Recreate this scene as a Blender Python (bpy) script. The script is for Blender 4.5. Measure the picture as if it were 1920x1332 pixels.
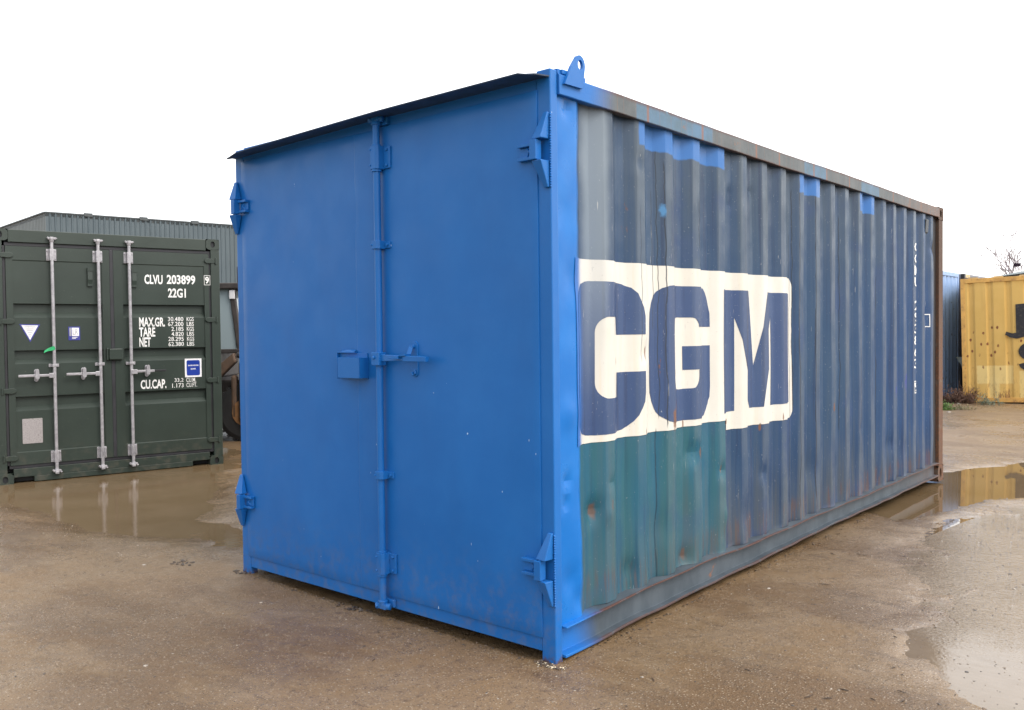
import bpy, bmesh, math, random
import numpy as np
from mathutils import Vector, Matrix
for o in list(bpy.data.objects): bpy.data.objects.remove(o)
random.seed(7); rng = np.random.default_rng(11)
S = bpy.context.scene
COL = S.collection
R = math.radians

# ------------------------------------------------------------------ camera
cam = bpy.data.cameras.new('camera'); camo = bpy.data.objects.new('camera', cam); COL.objects.link(camo)
fw = Vector((-.65002505, .75947817, -.02569717)); rt = Vector((.75987097, .64997227, -.01149595)); up = Vector((-.00797153, .02699919, .99960367))
camo.matrix_world = Matrix(((rt.x, up.x, -fw.x, 2.3571), (rt.y, up.y, -fw.y, -3.0267), (rt.z, up.z, -fw.z, 1.4657), (0, 0, 0, 1)))
cam.sensor_width = 36; cam.lens = 1656.17 / 1920 * 36; cam.clip_start = .05; cam.clip_end = 2000
S.camera = camo
S.render.resolution_x = 1024; S.render.resolution_y = 710

# ------------------------------------------------------------------ world and sun (overcast)
SUN_EL, SUN_AZ = R(46), R(84)      # azimuth clockwise from +Y
W = bpy.data.worlds.new('World'); S.world = W; W.use_nodes = True
wn = W.node_tree; wn.nodes.clear()
sky = wn.nodes.new('ShaderNodeTexSky'); sky.sky_type = 'NISHITA'; sky.sun_disc = False
sky.sun_elevation = SUN_EL; sky.sun_rotation = SUN_AZ; sky.air_density = 1.0; sky.dust_density = 3
b1 = wn.nodes.new('ShaderNodeBackground'); b1.inputs['Strength'].default_value = .05; wn.links.new(sky.outputs[0], b1.inputs[0])
# the cloud layer: nearly even white, brighter overhead and on the sun's side
tc = wn.nodes.new('ShaderNodeTexCoord'); sx = wn.nodes.new('ShaderNodeSeparateXYZ'); wn.links.new(tc.outputs['Generated'], sx.inputs[0])
def wm(op, a, b):
    n = wn.nodes.new('ShaderNodeMath'); n.operation = op
    for i, v in enumerate((a, b)):
        if isinstance(v, (int, float)): n.inputs[i].default_value = v
        else: wn.links.new(v, n.inputs[i])
    return n.outputs[0]
zup = wm('MAXIMUM', sx.outputs[2], 0.0)
s_ = wm('ADD', wm('MULTIPLY', zup, .10), .84)
s_ = wm('MULTIPLY', s_, wm('ADD', wm('ADD', wm('MULTIPLY', sx.outputs[0], .20), wm('MULTIPLY', sx.outputs[1], .33)), 1.0))
b2 = wn.nodes.new('ShaderNodeBackground'); b2.inputs[0].default_value = (1, .985, .96, 1); wn.links.new(s_, b2.inputs[1])
ad = wn.nodes.new('ShaderNodeAddShader'); wo = wn.nodes.new('ShaderNodeOutputWorld')
wn.links.new(b1.outputs[0], ad.inputs[0]); wn.links.new(b2.outputs[0], ad.inputs[1]); wn.links.new(ad.outputs[0], wo.inputs[0])
sl = bpy.data.lights.new('sun', 'SUN'); sl.energy = .8; sl.angle = R(25); sl.color = (1, .96, .9)
so = bpy.data.objects.new('sun', sl); COL.objects.link(so)
sd = Vector((math.sin(SUN_AZ) * math.cos(SUN_EL), math.cos(SUN_AZ) * math.cos(SUN_EL), math.sin(SUN_EL)))
so.rotation_euler = sd.to_track_quat('Z', 'Y').to_euler(); so.location = sd * 30
S.view_settings.view_transform = 'Standard'; S.view_settings.look = 'None'; S.view_settings.gamma = 1
S.view_settings.exposure = .9
S.render.engine = 'CYCLES'

# ------------------------------------------------------------------ node helpers
class V:
    def __init__(s, m, sock): s.m = m; s.k = sock
    def _o(s, op, b, rev=False):
        n = s.m.nt.nodes.new('ShaderNodeMath'); n.operation = op
        a = s
        if rev: a, b = b, a
        for i, v in enumerate((a, b)):
            if v is None: continue
            if isinstance(v, V): s.m.nt.links.new(v.k, n.inputs[i])
            else: n.inputs[i].default_value = v
        return V(s.m, n.outputs[0])
    def __add__(s, b): return s._o('ADD', b)
    __radd__ = __add__
    def __sub__(s, b): return s._o('SUBTRACT', b)
    def __rsub__(s, b): return s._o('SUBTRACT', b, True)
    def __mul__(s, b): return s._o('MULTIPLY', b)
    __rmul__ = __mul__
    def mx(s, b): return s._o('MAXIMUM', b)
    def mn(s, b): return s._o('MINIMUM', b)
    def abs(s): return s._o('ABSOLUTE', None)
    def pw(s, b): return s._o('POWER', b)
    def st(s, a, b, lo=0., hi=1.):
        n = s.m.nt.nodes.new('ShaderNodeMapRange'); n.interpolation_type = 'SMOOTHSTEP'
        s.m.nt.links.new(s.k, n.inputs[0])
        for i, v in zip((1, 2, 3, 4), (a, b, lo, hi)): n.inputs[i].default_value = v
        return V(s.m, n.outputs[0])

class Mat:
    def __init__(s, name, coord='Object'):
        s.mat = bpy.data.materials.new(name); s.mat.use_nodes = True; s.nt = s.mat.node_tree
        s.b = s.nt.nodes['Principled BSDF']
        t = s.nt.nodes.new('ShaderNodeTexCoord'); s.co = t.outputs[coord]
        x = s.nt.nodes.new('ShaderNodeSeparateXYZ'); s.nt.links.new(s.co, x.inputs[0])
        s.x, s.y, s.z = (V(s, x.outputs[i]) for i in range(3))
    def vec(s, x, y, z):
        n = s.nt.nodes.new('ShaderNodeCombineXYZ')
        for i, v in enumerate((x, y, z)):
            if isinstance(v, V): s.nt.links.new(v.k, n.inputs[i])
            else: n.inputs[i].default_value = v
        return n.outputs[0]
    def noise(s, scale, detail=4, rough=.55, vec=None, dist=0.):
        n = s.nt.nodes.new('ShaderNodeTexNoise'); s.nt.links.new(vec or s.co, n.inputs['Vector'])
        n.inputs['Scale'].default_value = scale; n.inputs['Detail'].default_value = detail
        n.inputs['Roughness'].default_value = rough; n.inputs['Distortion'].default_value = dist
        return V(s, n.outputs[0])
    def voro(s, scale, vec=None, feature='F1', rnd=1., dims='2D'):
        n = s.nt.nodes.new('ShaderNodeTexVoronoi'); n.feature = feature; n.voronoi_dimensions = dims; s.nt.links.new(vec or s.co, n.inputs['Vector'])
        n.inputs['Scale'].default_value = scale; n.inputs['Randomness'].default_value = rnd
        return V(s, n.outputs['Distance']), n.outputs.get('Color')
    def mix(s, f, a, b):
        n = s.nt.nodes.new('ShaderNodeMix'); n.data_type = 'RGBA'
        if isinstance(f, V): s.nt.links.new(f.k, n.inputs[0])
        else: n.inputs[0].default_value = f
        for i, v in ((6, a), (7, b)):
            if isinstance(v, tuple): n.inputs[i].default_value = (*v, 1)
            else: s.nt.links.new(v, n.inputs[i])
        return n.outputs[2]
    def attr(s, name):
        n = s.nt.nodes.new('ShaderNodeAttribute'); n.attribute_name = name; return V(s, n.outputs['Fac'])
    def bump(s, h, strength=.3, dist=.01, prev=None):
        n = s.nt.nodes.new('ShaderNodeBump'); s.nt.links.new(h.k, n.inputs['Height'])
        n.inputs['Strength'].default_value = strength; n.inputs['Distance'].default_value = dist
        s.nt.links.new(n.outputs[0], s.b.inputs['Normal']); return n
    def set(s, **k):
        for a, v in k.items():
            i = s.b.inputs[{'col': 'Base Color', 'rough': 'Roughness', 'metal': 'Metallic', 'ior': 'IOR', 'spec': 'Specular IOR Level', 'trans': 'Transmission Weight', 'alpha': 'Alpha', 'coat': 'Coat Weight'}[a]]
            if isinstance(v, V): s.nt.links.new(v.k, i)
            elif isinstance(v, tuple): i.default_value = (*v, 1)
            elif isinstance(v, (int, float)): i.default_value = v
            else: s.nt.links.new(v, i)
        return s.mat

def mat_plain(name, col, rough=.5, metal=0, var=.25, scale=6, bump=.0, dirt=None):
    m = Mat(name); n = m.noise(scale, 5, .6)
    c = m.mix(n.st(.3, .7), tuple(c * (1 - var) for c in col), tuple(min(1, c * (1 + var)) for c in col))
    if dirt: c = m.mix(m.noise(scale * 2.3, 6, .7).st(.5, .72, 0, .8), c, dirt)
    if bump: m.bump(m.noise(scale * 8, 3), bump, .003)
    return m.set(col=c, rough=n.st(.2, .8, max(.05, rough - .1), rough + .1), metal=metal)

# ---- fresh blue paint of the front, posts and ironwork
def m_blue():
    m = Mat('fresh_blue_paint')
    big = m.noise(.9, 2, .5)
    c = m.mix(big.st(.3, .7), (.007, .114, .385), (.010, .128, .42))
    c = m.mix(m.noise(3.2, 5, .6).st(.35, .75, 0, .35), c, (.018, .160, .48))
    c = m.mix(m.noise(1.3, 3, .5, vec=m.vec(m.x * 3.5, m.y * 3.5, m.z)).st(.45, .75, 0, .3), c, (.008, .104, .35))
    # splashed mud film low down, thin chips
    low = (m.z * -1 + .55).st(0, .55) * m.noise(14, 6, .7).st(.42, .7)
    c = m.mix(low * .35, c, (.14, .13, .12))
    foot = (m.z * -1 + .05).st(0, .05) * m.noise(45, 4).st(.42, .56)
    c = m.mix(foot, c, (.09, .045, .022))
    chip = m.noise(60, 2, .5, vec=m.vec(m.x, m.y, m.z * .35)).st(.785, .795)
    c = m.mix(chip, c, (.42, .55, .72))
    op = m.noise(95, 3, .6); wv = m.noise(2.2, 2, .5)
    b1_ = m.bump(wv, .25, .02); b2_ = m.bump(op, .12, .0012); m.nt.links.new(b1_.outputs[0], b2_.inputs['Normal'])
    return m.set(col=c, rough=m.noise(5, 4).st(.3, .7, .30, .46) + low * .3, spec=.3)

# ---- weathering shared by everything painted on the long side
E_ = [0.201, 0.489, 0.774, 1.052, 1.338, 1.624, 1.91, 2.198, 2.482, 2.761, 3.043, 3.325, 3.608, 3.883, 4.158, 4.435, 4.709, 4.978, 5.247, 5.518, 5.778]
def box_mask(m, y0, y1, z0, z1, wob=.02, soft=.004, scale=9):
    w = (m.noise(scale, 3, .6) - .5) * (2 * wob)
    y = m.y + w; z = m.z + w
    f = y.st(y0 - soft, y0 + soft) * (y * -1).st(-y1 - soft, -y1 + soft)
    return f * z.st(z0 - soft, z0 + soft) * (z * -1).st(-z1 - soft, -z1 + soft)
def blot(m, y, z, r, s=1.):
    dy = (m.y - y) * s; dz = m.z - z
    d = (dy * dy + dz * dz)._o('SQRT', None) + (m.noise(22, 4, .7) - .5) * (r * 1.3)
    return (d * -1).st(-r, -r * .45)
def weather(m, c, film=1., kind='navy'):
    stv = m.vec(m.x * 20, m.y * 26, m.z * .75)
    st1 = m.noise(1, 5, .6, vec=stv); st2 = m.noise(1, 4, .6, vec=m.vec(m.x * 8, m.y * 9, m.z * .5))
    if kind != 'white':
        upper = (m.z + (st2 - .5) * .9).st(1.55, 2.45)
        lower = (m.z * -1 + (st1 - .5) * .7).st(-.75, -.12)
        c = m.mix(upper * st2.st(.25, .7, .16, .62) * film, c, (.052, .072, .090))
        c = m.mix(st1.st(.45, .72, 0, .32) * film, c, (.060, .086, .114))
        c = m.mix((st1 * -1).st(-.50, -.30, 0, .55), c, (.012, .022, .060))
        c = m.mix(lower * st1.st(.3, .65, .15, .55) * film, c, (.085, .085, .072))
        # chalking on the outer ridges
        ridge = m.x.st(-.019, -.0125) * st2.st(.3, .6, .08, .34)
        c = m.mix(ridge * film, c, (.105, .128, .145))
        c = m.mix(m.noise(3, 3).st(.55, .7, 0, .3) * film, c, (.035, .062, .16))
    else:
        c = m.mix(st1.st(.5, .8, 0, .55), c, (.62, .54, .40))
        c = m.mix(m.noise(5, 6, .7).st(.55, .8, 0, .4), c, (.6, .57, .5))
    # sheen on the overspray next to the fresh band, painted as a pale tint
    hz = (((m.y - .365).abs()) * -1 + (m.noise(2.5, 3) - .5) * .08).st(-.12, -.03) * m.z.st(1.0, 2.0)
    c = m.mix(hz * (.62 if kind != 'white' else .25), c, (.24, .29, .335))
    # thin dark drip lines
    wig = (m.noise(1, 3, .6, vec=m.vec(0., 3.1, m.z * 4.)) - .5) * .05
    for y, z0, z1, w in ((.735, 1.3, 2.1, .0022), (.892, 1.45, 2.2, .0025), (.93, 1.0, 2.42, .002), (.975, .95, 2.35, .003), (.915, .15, .97, .004), (2.60, .3, 2.1, .003), (2.70, .25, 2.5, .006), (2.975, .2, 2.5, .005), (2.635, .9, 2.4, .003), (4.294, .18, 1.9, .004), (3.48, .7, 2.3, .003), (1.335, 1.9, 2.2, .003)):
        l = ((m.y - y + wig) .abs() * -1).st(-w * 1.6, -w * .6) * m.z.st(z0, z0 + .04) * (m.z * -1).st(-z1, -z1 + .04)
        c = m.mix(l * .85, c, (.012, .018, .03))
    # rust: spots with runs below them
    rn = m.noise(1, 6, .75, vec=m.vec(m.x * 6, m.y * 7, m.z * 2.2))
    rs = rn.st(.66, .73) * m.noise(40, 4, .7).st(.42, .6)
    c = m.mix(rs * .9, c, (.14, .055, .028))
    rl = m.noise(1, 5, .7, vec=m.vec(m.x * 30, m.y * 42, m.z * 2.4))
    nearlip = (m.z * -1 + rl * .12).st(-.30, -.22)
    c = m.mix(nearlip * rl.st(.5, .6) * .5, c, (.12, .055, .03))
    for y, z, r in ((1.05, 1.0, .05), (1.10, 1.24, .02), (1.09, 1.06, .03), (.55, 1.32, .015), (.78, 1.36, .035), (.78, .955, .022), (.36, .62, .035), (1.34, .79, .03), (1.2, .25, .03), (1.19, .96, .02), (2.42, .9, .022), (1.59, .67, .02), (2.1, .86, .02), (1.70, .93, .014), (3.3, .9, .03), (3.93, .72, .028), (5.0, .45, .025)):
        c = m.mix(blot(m, y, z, r * 1.5, 2.6) * .85, c, (.17, .07, .03))
    # scratches and flaked chips
    sc = m.noise(1, 3, .7, vec=m.vec(m.x * 60, m.y * 95, m.z * 5)).st(.70, .725)
    c = m.mix(sc * .6, c, (.5, .5, .48) if kind != 'white' else (.10, .13, .19))
    ch = m.noise(85, 4, .75).st(.672, .69)
    c = m.mix(ch * .8, c, (.45, .46, .46) if kind != 'white' else (.12, .12, .14))
    # vertical flaking where the letters were rubbed by the next box
    for y, z0, z1 in ((.475, 1.0, 1.75), (2.54, .9, 1.4), (1.325, 1.0, 1.75), (1.615, 1.0, 1.5)):
        fl = ((m.y - y).abs() * -1).st(-.022, -.008) * m.z.st(z0, z0 + .1) * (m.z * -1).st(-z1, -z1 + .1) * m.noise(1, 5, .8, vec=m.vec(m.x * 60, m.y * 130, m.z * 40))  .st(.64, .68)
        c = m.mix(fl * .8, c, (.5, .48, .44) if kind != 'white' else (.05, .07, .14))
    if kind == 'white' or film < 1:
        ov = ((m.y + (m.noise(3.5, 3, .6) - .5) * .06) * -1).st(-.30, -.215)
        c = m.mix(ov, c, (.024, .125, .41))
    return c
def side_bump(m):
    b1_ = m.bump(m.noise(4.5, 3, .5), .22, .012)
    b2_ = m.bump(m.noise(120, 3, .6), .15, .001); m.nt.links.new(b1_.outputs[0], b2_.inputs['Normal'])
def m_side():
    m = Mat('weathered_navy_side_paint')
    c = m.mix(m.noise(1.1, 4, .6).st(.3, .7), (.014, .045, .110), (.021, .058, .122))
    far = m.y.st(3.2, 5.4)
    c = m.mix(far * .6, c, (.018, .062, .175))
    # teal repainted area under the sign
    teal = box_mask(m, -.1, 1.69, .05, .962, .006, .004)
    tc_ = m.mix(m.noise(1, 4, .6, vec=m.vec(m.x * 9, m.y * 10, m.z)).st(.35, .65), (.012, .090, .145), (.020, .098, .125))
    c = m.mix(teal, c, tc_)
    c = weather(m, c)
    c = m.mix(teal * .30, c, tc_)
    # three brushed-on touch-ups at the top edge
    for a in ((.722, 1.645, 2.385, 2.6), (2.70, 3.06, 2.375, 2.6), (3.84, 4.17, 2.36, 2.6)):
        c = m.mix(box_mask(m, *a, .018, .006, 7) * .88, c, (.030, .145, .42))
    c = m.mix(blot(m, .965, 2.085, .04, 1.4), c, (.05, .17, .34))
    c = m.mix(blot(m, 5.0, 1.0, .10, 1.), c, (.02, .045, .22))
    c = m.mix(blot(m, 4.75, .95, .09, 1.), c, (.02, .045, .22))
    # fresh blue band beside the front post, with a soft sprayed edge
    band = ((m.y + (m.noise(3.5, 3, .6) - .5) * .10) * -1).st(-.262, -.200)
    bc = m.mix(m.noise(4, 3).st(.35, .7), (.002, .125, .43), (.008, .15, .48))
    c = m.mix(band, c, bc)
    side_bump(m)
    return m.set(col=c, rough=m.noise(6, 4).st(.3, .7, .36, .56) - band * .1, spec=.28)
def m_logo_white():
    m = Mat('aged_white_sign_paint')
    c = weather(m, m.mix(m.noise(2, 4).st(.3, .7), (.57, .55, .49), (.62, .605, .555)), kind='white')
    side_bump(m); return m.set(col=c, rough=.5, spec=.35)
def m_logo_navy():
    m = Mat('faded_navy_letter_paint')
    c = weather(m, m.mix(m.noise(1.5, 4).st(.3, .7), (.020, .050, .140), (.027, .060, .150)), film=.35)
    side_bump(m); return m.set(col=c, rough=.45, spec=.4)
def m_rail(top):
    m = Mat('old_rail_paint_top' if top else 'old_rail_paint_bottom')
    st1 = m.noise(1, 5, .6, vec=m.vec(m.x * 6, m.y * 7, m.z * 4))
    base = m.mix(st1.st(.3, .7), (.070, .082, .088), (.105, .115, .118)) if top else m.mix(st1.st(.3, .7), (.050, .066, .082), (.080, .100, .120))
    c = base
    if top:
        t = m.mix(m.noise(6, 4).st(.3, .7), (.07, .13, .18), (.08, .17, .28))
        for a, b in ((.66, 1.46), (2.72, 3.12), (3.80, 4.22)):
            c = m.mix(m.y.st(a, a + .02) * (m.y * -1).st(-b, -b + .02) * .9, c, t)
        j = m.noise(1, 1, .5, vec=m.vec(0., m.y * 3.1, 0.)).abs()
        c = m.mix(((m.noise(1, 0, .5, vec=m.vec(0., m.y * 9., 0.)) - .5).abs() * -1).st(-.006, -.001) * .7, c, (.22, .09, .05))
    edge = (m.z.st(2.565, 2.588) if top else m.x.st(.004, .010) * m.z.st(.12, .15))
    lowe = ((m.z * -1).st(-2.508, -2.496) if top else m.x.st(.0, .006) * (m.z * -1).st(-.12, -.1))
    rn = m.noise(18, 6, .75)
    c = m.mix(((edge * .9).mx(lowe * .7)) * rn.st(.32, .5), c, (.085, .035, .025))
    c = m.mix(m.noise(3.3, 7, .75).st(.63 if top else .67, .72) * .9, c, (.23, .10, .05))
    c = m.mix(m.y.st(4.4, 6.0) * (.8 if top else .35) * rn.st(.3, .6), c, (.16, .08, .05))
    b = ((m.y + (m.noise(4, 3) - .5) * .1) * -1).st(-.5 if top else -.38, -.25 if top else -.15)
    c = m.mix(b, c, (.012, .14, .45) if not top else (.012, .13, .42))
    m.bump(m.noise(30, 5, .7), .3, .004)
    return m.set(col=c, rough=.55, spec=.35)
def m_rust():
    m = Mat('rusted_post_steel'); n = m.noise(9, 7, .75, vec=m.vec(m.x * 3, m.y * 3, m.z * .6)); n2 = m.noise(60, 5, .7)
    c = m.mix(n.st(.35, .65), (.105, .045, .024), (.085, .062, .046))
    c = m.mix(n2.st(.4, .7), c, (.19, .075, .030)); c = m.mix(m.noise(7, 5).st(.60, .7) * .7, c, (.15, .13, .10)); c = m.mix(m.z.st(.9, 2.2) * .6, c, (.055, .040, .032))
    m.bump(n2, .5, .004); return m.set(col=c, rough=.8)
BLUE = m_blue(); SIDE = m_side(); LW = m_logo_white(); LN = m_logo_navy(); RT = m_rail(True); RB = m_rail(False); RUST = m_rust()
DARKROOF = mat_plain('dark_grey_roof_steel', (.06, .07, .08), .6)
DARK = mat_plain('black_shadowy_steel', (.012, .013, .016), .6)

# ------------------------------------------------------------------ mesh helpers
class MB:
    def __init__(s): s.v = []; s.f = []; s.fm = []
    def add(s, vs, fs, mi=0):
        o = len(s.v); s.v += [tuple(p) for p in vs]; s.f += [tuple(i + o for i in f) for f in fs]; s.fm += [mi] * len(fs); return s
    def box(s, x0, x1, y0, y1, z0, z1, mi=0):
        v = [(x, y, z) for x in (x0, x1) for y in (y0, y1) for z in (z0, z1)]
        return s.add(v, [(0, 1, 3, 2), (4, 6, 7, 5), (0, 4, 5, 1), (2, 3, 7, 6), (0, 2, 6, 4), (1, 5, 7, 3)], mi)
    def hexa(s, p, mi=0):   # 8 pts: bottom 4 ccw, top 4 ccw
        return s.add(p, [(3, 2, 1, 0), (4, 5, 6, 7), (0, 1, 5, 4), (1, 2, 6, 5), (2, 3, 7, 6), (3, 0, 4, 7)], mi)
    def tube(s, pts, r, n=12, caps=True, mi=0):
        pts = [Vector(p) for p in pts]; rs = r if isinstance(r, (list, tuple)) else [r] * len(pts); vs = []; fs = []
        for i, p in enumerate(pts):
            d = (pts[min(i + 1, len(pts) - 1)] - pts[max(i - 1, 0)]).normalized()
            a = d.orthogonal().normalized() if i == 0 else (a - d * a.dot(d)).normalized()
            b = d.cross(a)
            for k in range(n):
                t = 2 * math.pi * k / n; vs.append(p + (a * math.cos(t) + b * math.sin(t)) * rs[i])
        for i in range(len(pts) - 1):
            for k in range(n):
                fs.append((i * n + k, i * n + (k + 1) % n, (i + 1) * n + (k + 1) % n, (i + 1) * n + k))
        if caps: fs.append(tuple(range(n))[::-1]); fs.append(tuple((len(pts) - 1) * n + k for k in range(n)))
        return s.add(vs, fs, mi)
    def prism(s, poly, axis, a, b, mi=0):   # poly: list of 2D, extruded on axis ('x','y','z') from a to b
        def P(u, w, t): return (t, u, w) if axis == 'x' else (u, t, w) if axis == 'y' else (u, w, t)
        n = len(poly); vs = [P(u, w, a) for u, w in poly] + [P(u, w, b) for u, w in poly]
        fs = [tuple(range(n))[::-1], tuple(range(n, 2 * n))] + [(i, (i + 1) % n, n + (i + 1) % n, n + i) for i in range(n)]
        return s.add(vs, fs, mi)
    def build(s, name, mat, parent=None, smooth=False, bevel=0., seg=2, label=None, merge=False):
        me = bpy.data.meshes.new(name); me.from_pydata(s.v, [], s.f)
        for mm in (mat if isinstance(mat, (list, tuple)) else [mat]): me.materials.append(mm)
        me.polygons.foreach_set('material_index', s.fm)
        bm = bmesh.new(); bm.from_mesh(me)
        if merge: bmesh.ops.remove_doubles(bm, verts=bm.verts, dist=1e-5)
        bmesh.ops.recalc_face_normals(bm, faces=bm.faces); bm.to_mesh(me); bm.free()
        if smooth: me.polygons.foreach_set('use_smooth', [True] * len(me.polygons))
        o = bpy.data.objects.new(name, me); COL.objects.link(o)
        if parent: o.parent = parent
        if bevel:
            md = o.modifiers.new('bevel', 'BEVEL'); md.width = bevel; md.segments = seg; md.limit_method = 'ANGLE'; md.angle_limit = R(35)
        if label: o['label'] = label
        return o
def tag(o, label, cat, group=None, kind=None):
    if label: o['label'] = label
    if cat: o['category'] = cat
    if group: o['group'] = group
    if kind: o['kind'] = kind
    return o
def empty(name, label, cat, loc=(0, 0, 0), rz=0, group=None):
    o = bpy.data.objects.new(name, None); COL.objects.link(o); o.location = loc; o.rotation_euler = (0, 0, rz); o.empty_display_size = .3
    return tag(o, label, cat, group)
def text_obj(name, body, x0, x1, z0, z1, y, mat, parent, bold=.02, thick=.0008, label=None, space=1.0):
    """lettering on a plane facing -Y, fitted into the box x0..x1, z0..z1"""
    cu = bpy.data.curves.new('t', 'FONT'); cu.body = body; cu.offset = bold; cu.resolution_u = 3; cu.space_character = space
    to = bpy.data.objects.new('t', cu); COL.objects.link(to)
    me = bpy.data.meshes.new_from_object(to.evaluated_get(bpy.context.evaluated_depsgraph_get()))
    bpy.data.objects.remove(to); bpy.data.curves.remove(cu)
    n = len(me.vertices); c = np.empty(n * 3); me.vertices.foreach_get('co', c); c = c.reshape(-1, 3)
    mn = c.min(0); mxx = c.max(0)
    o2 = np.zeros_like(c); o2[:, 0] = x0 + (c[:, 0] - mn[0]) / (mxx[0] - mn[0]) * (x1 - x0); o2[:, 2] = z0 + (c[:, 1] - mn[1]) / (mxx[1] - mn[1]) * (z1 - z0); o2[:, 1] = y
    me.vertices.foreach_set('co', o2.ravel()); me.materials.clear(); me.materials.append(mat); me.update(); me.name = name
    o = bpy.data.objects.new(name, me); COL.objects.link(o); o.parent = parent
    if label: o['label'] = label
    return o

# ------------------------------------------------------------------ ground height (numpy fractal)
def vnoise(x, y, seed):
    xi = np.floor(x).astype(np.int64); yi = np.floor(y).astype(np.int64); fx = x - xi; fy = y - yi
    fx = fx * fx * fx * (fx * (fx * 6 - 15) + 10); fy = fy * fy * fy * (fy * (fy * 6 - 15) + 10)
    def h(a, b):
        n = (a * 374761393 + b * 668265263 + seed * 974634777) & 0xffffffff
        n = ((n ^ (n >> 13)) * 1274126177) & 0xffffffff
        return ((n ^ (n >> 16)) & 0xffff) / 32767.5 - 1
    return (h(xi, yi) * (1 - fx) + h(xi + 1, yi) * fx) * (1 - fy) + (h(xi, yi + 1) * (1 - fx) + h(xi + 1, yi + 1) * fx) * fy
def fbm(x, y, f, o, seed, g=.5):
    r = 0; a = 1
    for i in range(o): r = r + a * vnoise(x * f + i * 17.3, y * f - i * 9.1, seed + i); f *= 2.03; a *= g
    return r
def sdf(px, py, poly):
    d = np.full(px.shape, 1e9); s = np.ones(px.shape); n = len(poly)
    for i in range(n):
        ax, ay = poly[i]; bx, by = poly[i - 1]
        ex, ey = bx - ax, by - ay; wx, wy = px - ax, py - ay
        t = np.clip((wx * ex + wy * ey) / (ex * ex + ey * ey), 0, 1)
        d = np.minimum(d, (wx - ex * t) ** 2 + (wy - ey * t) ** 2)
        c1 = py >= ay; c2 = py < by; c3 = ex * wy > ey * wx
        flip = (c1 & c2 & c3) | (~c1 & ~c2 & ~c3); s = np.where(flip, -s, s)
    return s * np.sqrt(d)
def sst(x, a, b):
    t = np.clip((x - a) / (b - a), 0, 1); return t * t * (3 - 2 * t)
P_LEFT = [(-8.0, -1.0), (-7.9, .6), (-7.4, 1.4), (-6.75, 2.25), (-5.9, 2.05), (-4.95, 1.5), (-4.0, .85), (-3.1, .75), (-2.9, .35), (-3.45, .12), (-4.4, -.12), (-5.4, -.02), (-6.3, -.15), (-6.9, -.5), (-7.3, -1.1)]
P_RIGHT = [(.22, 4.0), (-.3, 4.3), (-.3, 6.5), (.1, 7.4), (.35, 7.95), (1.6, 8.6), (3.2, 8.2), (2.6, 6.0), (.82, 5.68), (.60, 5.45), (.47, 4.75), (.36, 4.3)]
P_FG = [(1.20, 1.02), (1.12, 1.45), (1.34, 1.72), (1.9, 1.9), (2.6, 2.2), (3.2, .8), (2.4, -.1), (1.75, .45), (1.52, .72)]
P_SM = [(1.03, 1.46), (1.10, 1.62), (1.22, 1.55), (1.26, 1.15), (1.16, 1.05), (1.10, 1.25)]
P_WET = [(.36, 4.0), (.66, 5.3), (.9, 5.55), (2.7, 5.8), (3.6, 3), (3.4, 1.4), (1.7, 1.3), (1.15, 1.35), (.92, 1.8), (.74, 2.4), (.52, 3.2)]
P_GREEN = [(-6.2, 2.9), (-6.9, 0), (-13, -.5), (-13, 4.2)]
def puddles(x, y):
    wx = x + .10 * fbm(x, y, 1.6, 4, 91); wy = y + .10 * fbm(x, y, 1.6, 4, 57)
    return [sdf(wx, wy, p) for p in (P_LEFT, P_RIGHT, P_FG, P_SM, P_WET, P_GREEN)]
def hgt(x, y, full=False):
    dl, dr, df, ds, dw, dg = puddles(x, y)
    near = np.exp(-((x + 1) ** 2 + (y - 1) ** 2) / 260.)
    h = .008 * fbm(x, y, .35, 2, 3) + .0045 * fbm(x, y, 1.3, 3, 5) + near * (.0024 * fbm(x, y, 5., 3, 8) + .0021 * fbm(x, y, 19., 2, 21, .7)) + .008
    rut = np.sin((y * .9 + x * .22) * 2 * math.pi / 1.4 + 2 * fbm(x, y, .5, 2, 44))
    h = h + .002 * rut
    h = h - .038 * sst(-dl, -.25, .30) - .045 * sst(-dr, -.16, .22) - .030 * sst(-df, -.14, .25) - .024 * sst(-ds, -.05, .10)
    h = h - .0256 * sst(-dw, -.35, .35) - .0025 * sst(-dw, .0, .5) + sst(-dw, -.3, .2) * (.0032 * fbm(x, y, 8., 3, 61, .85) + .0035 * fbm(x, y, 1.9, 2, 63))
    h = h - .030 * sst(-dg, -.3, .1)
    h = h + 0.018 * sst(y, 12.5, 15.5) * np.exp(-((x + 1) / 8) ** 2)
    h = h + .08 * sst(x, -2.35, -2.1) * sst(-x, .35, .6) * sst(y, 1.0, 1.6) * sst(-y, -6.1, -5.8)
    h = h - .026 * sst(x, -2.36, -2.28) * sst(-x, .06, .14) * sst(y, -.035, .02) * sst(-y, -1.0, -.6)
    # no bumps through the container feet
    foot = np.exp(-((x + .03) ** 2 + y ** 2) / .02) + np.exp(-((x + 2.4) ** 2 + y ** 2) / .02)
    h = h * (1 - .8 * np.clip(foot, 0, 1)) + .004 * np.clip(foot, 0, 1)
    if full:
        wet = np.clip(.28 + .5 * fbm(x, y, .8, 3, 33) * .6, 0, 1)
        wet = np.maximum(wet, sst(-dw, -.9, .3)); wet = np.maximum(wet, sst(-dl, -.35, .1)); wet = np.maximum(wet, sst(-dr, -.3, .1)); wet = np.maximum(wet, sst(-df, -.5, .1))
        return h, wet
    return h
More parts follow.
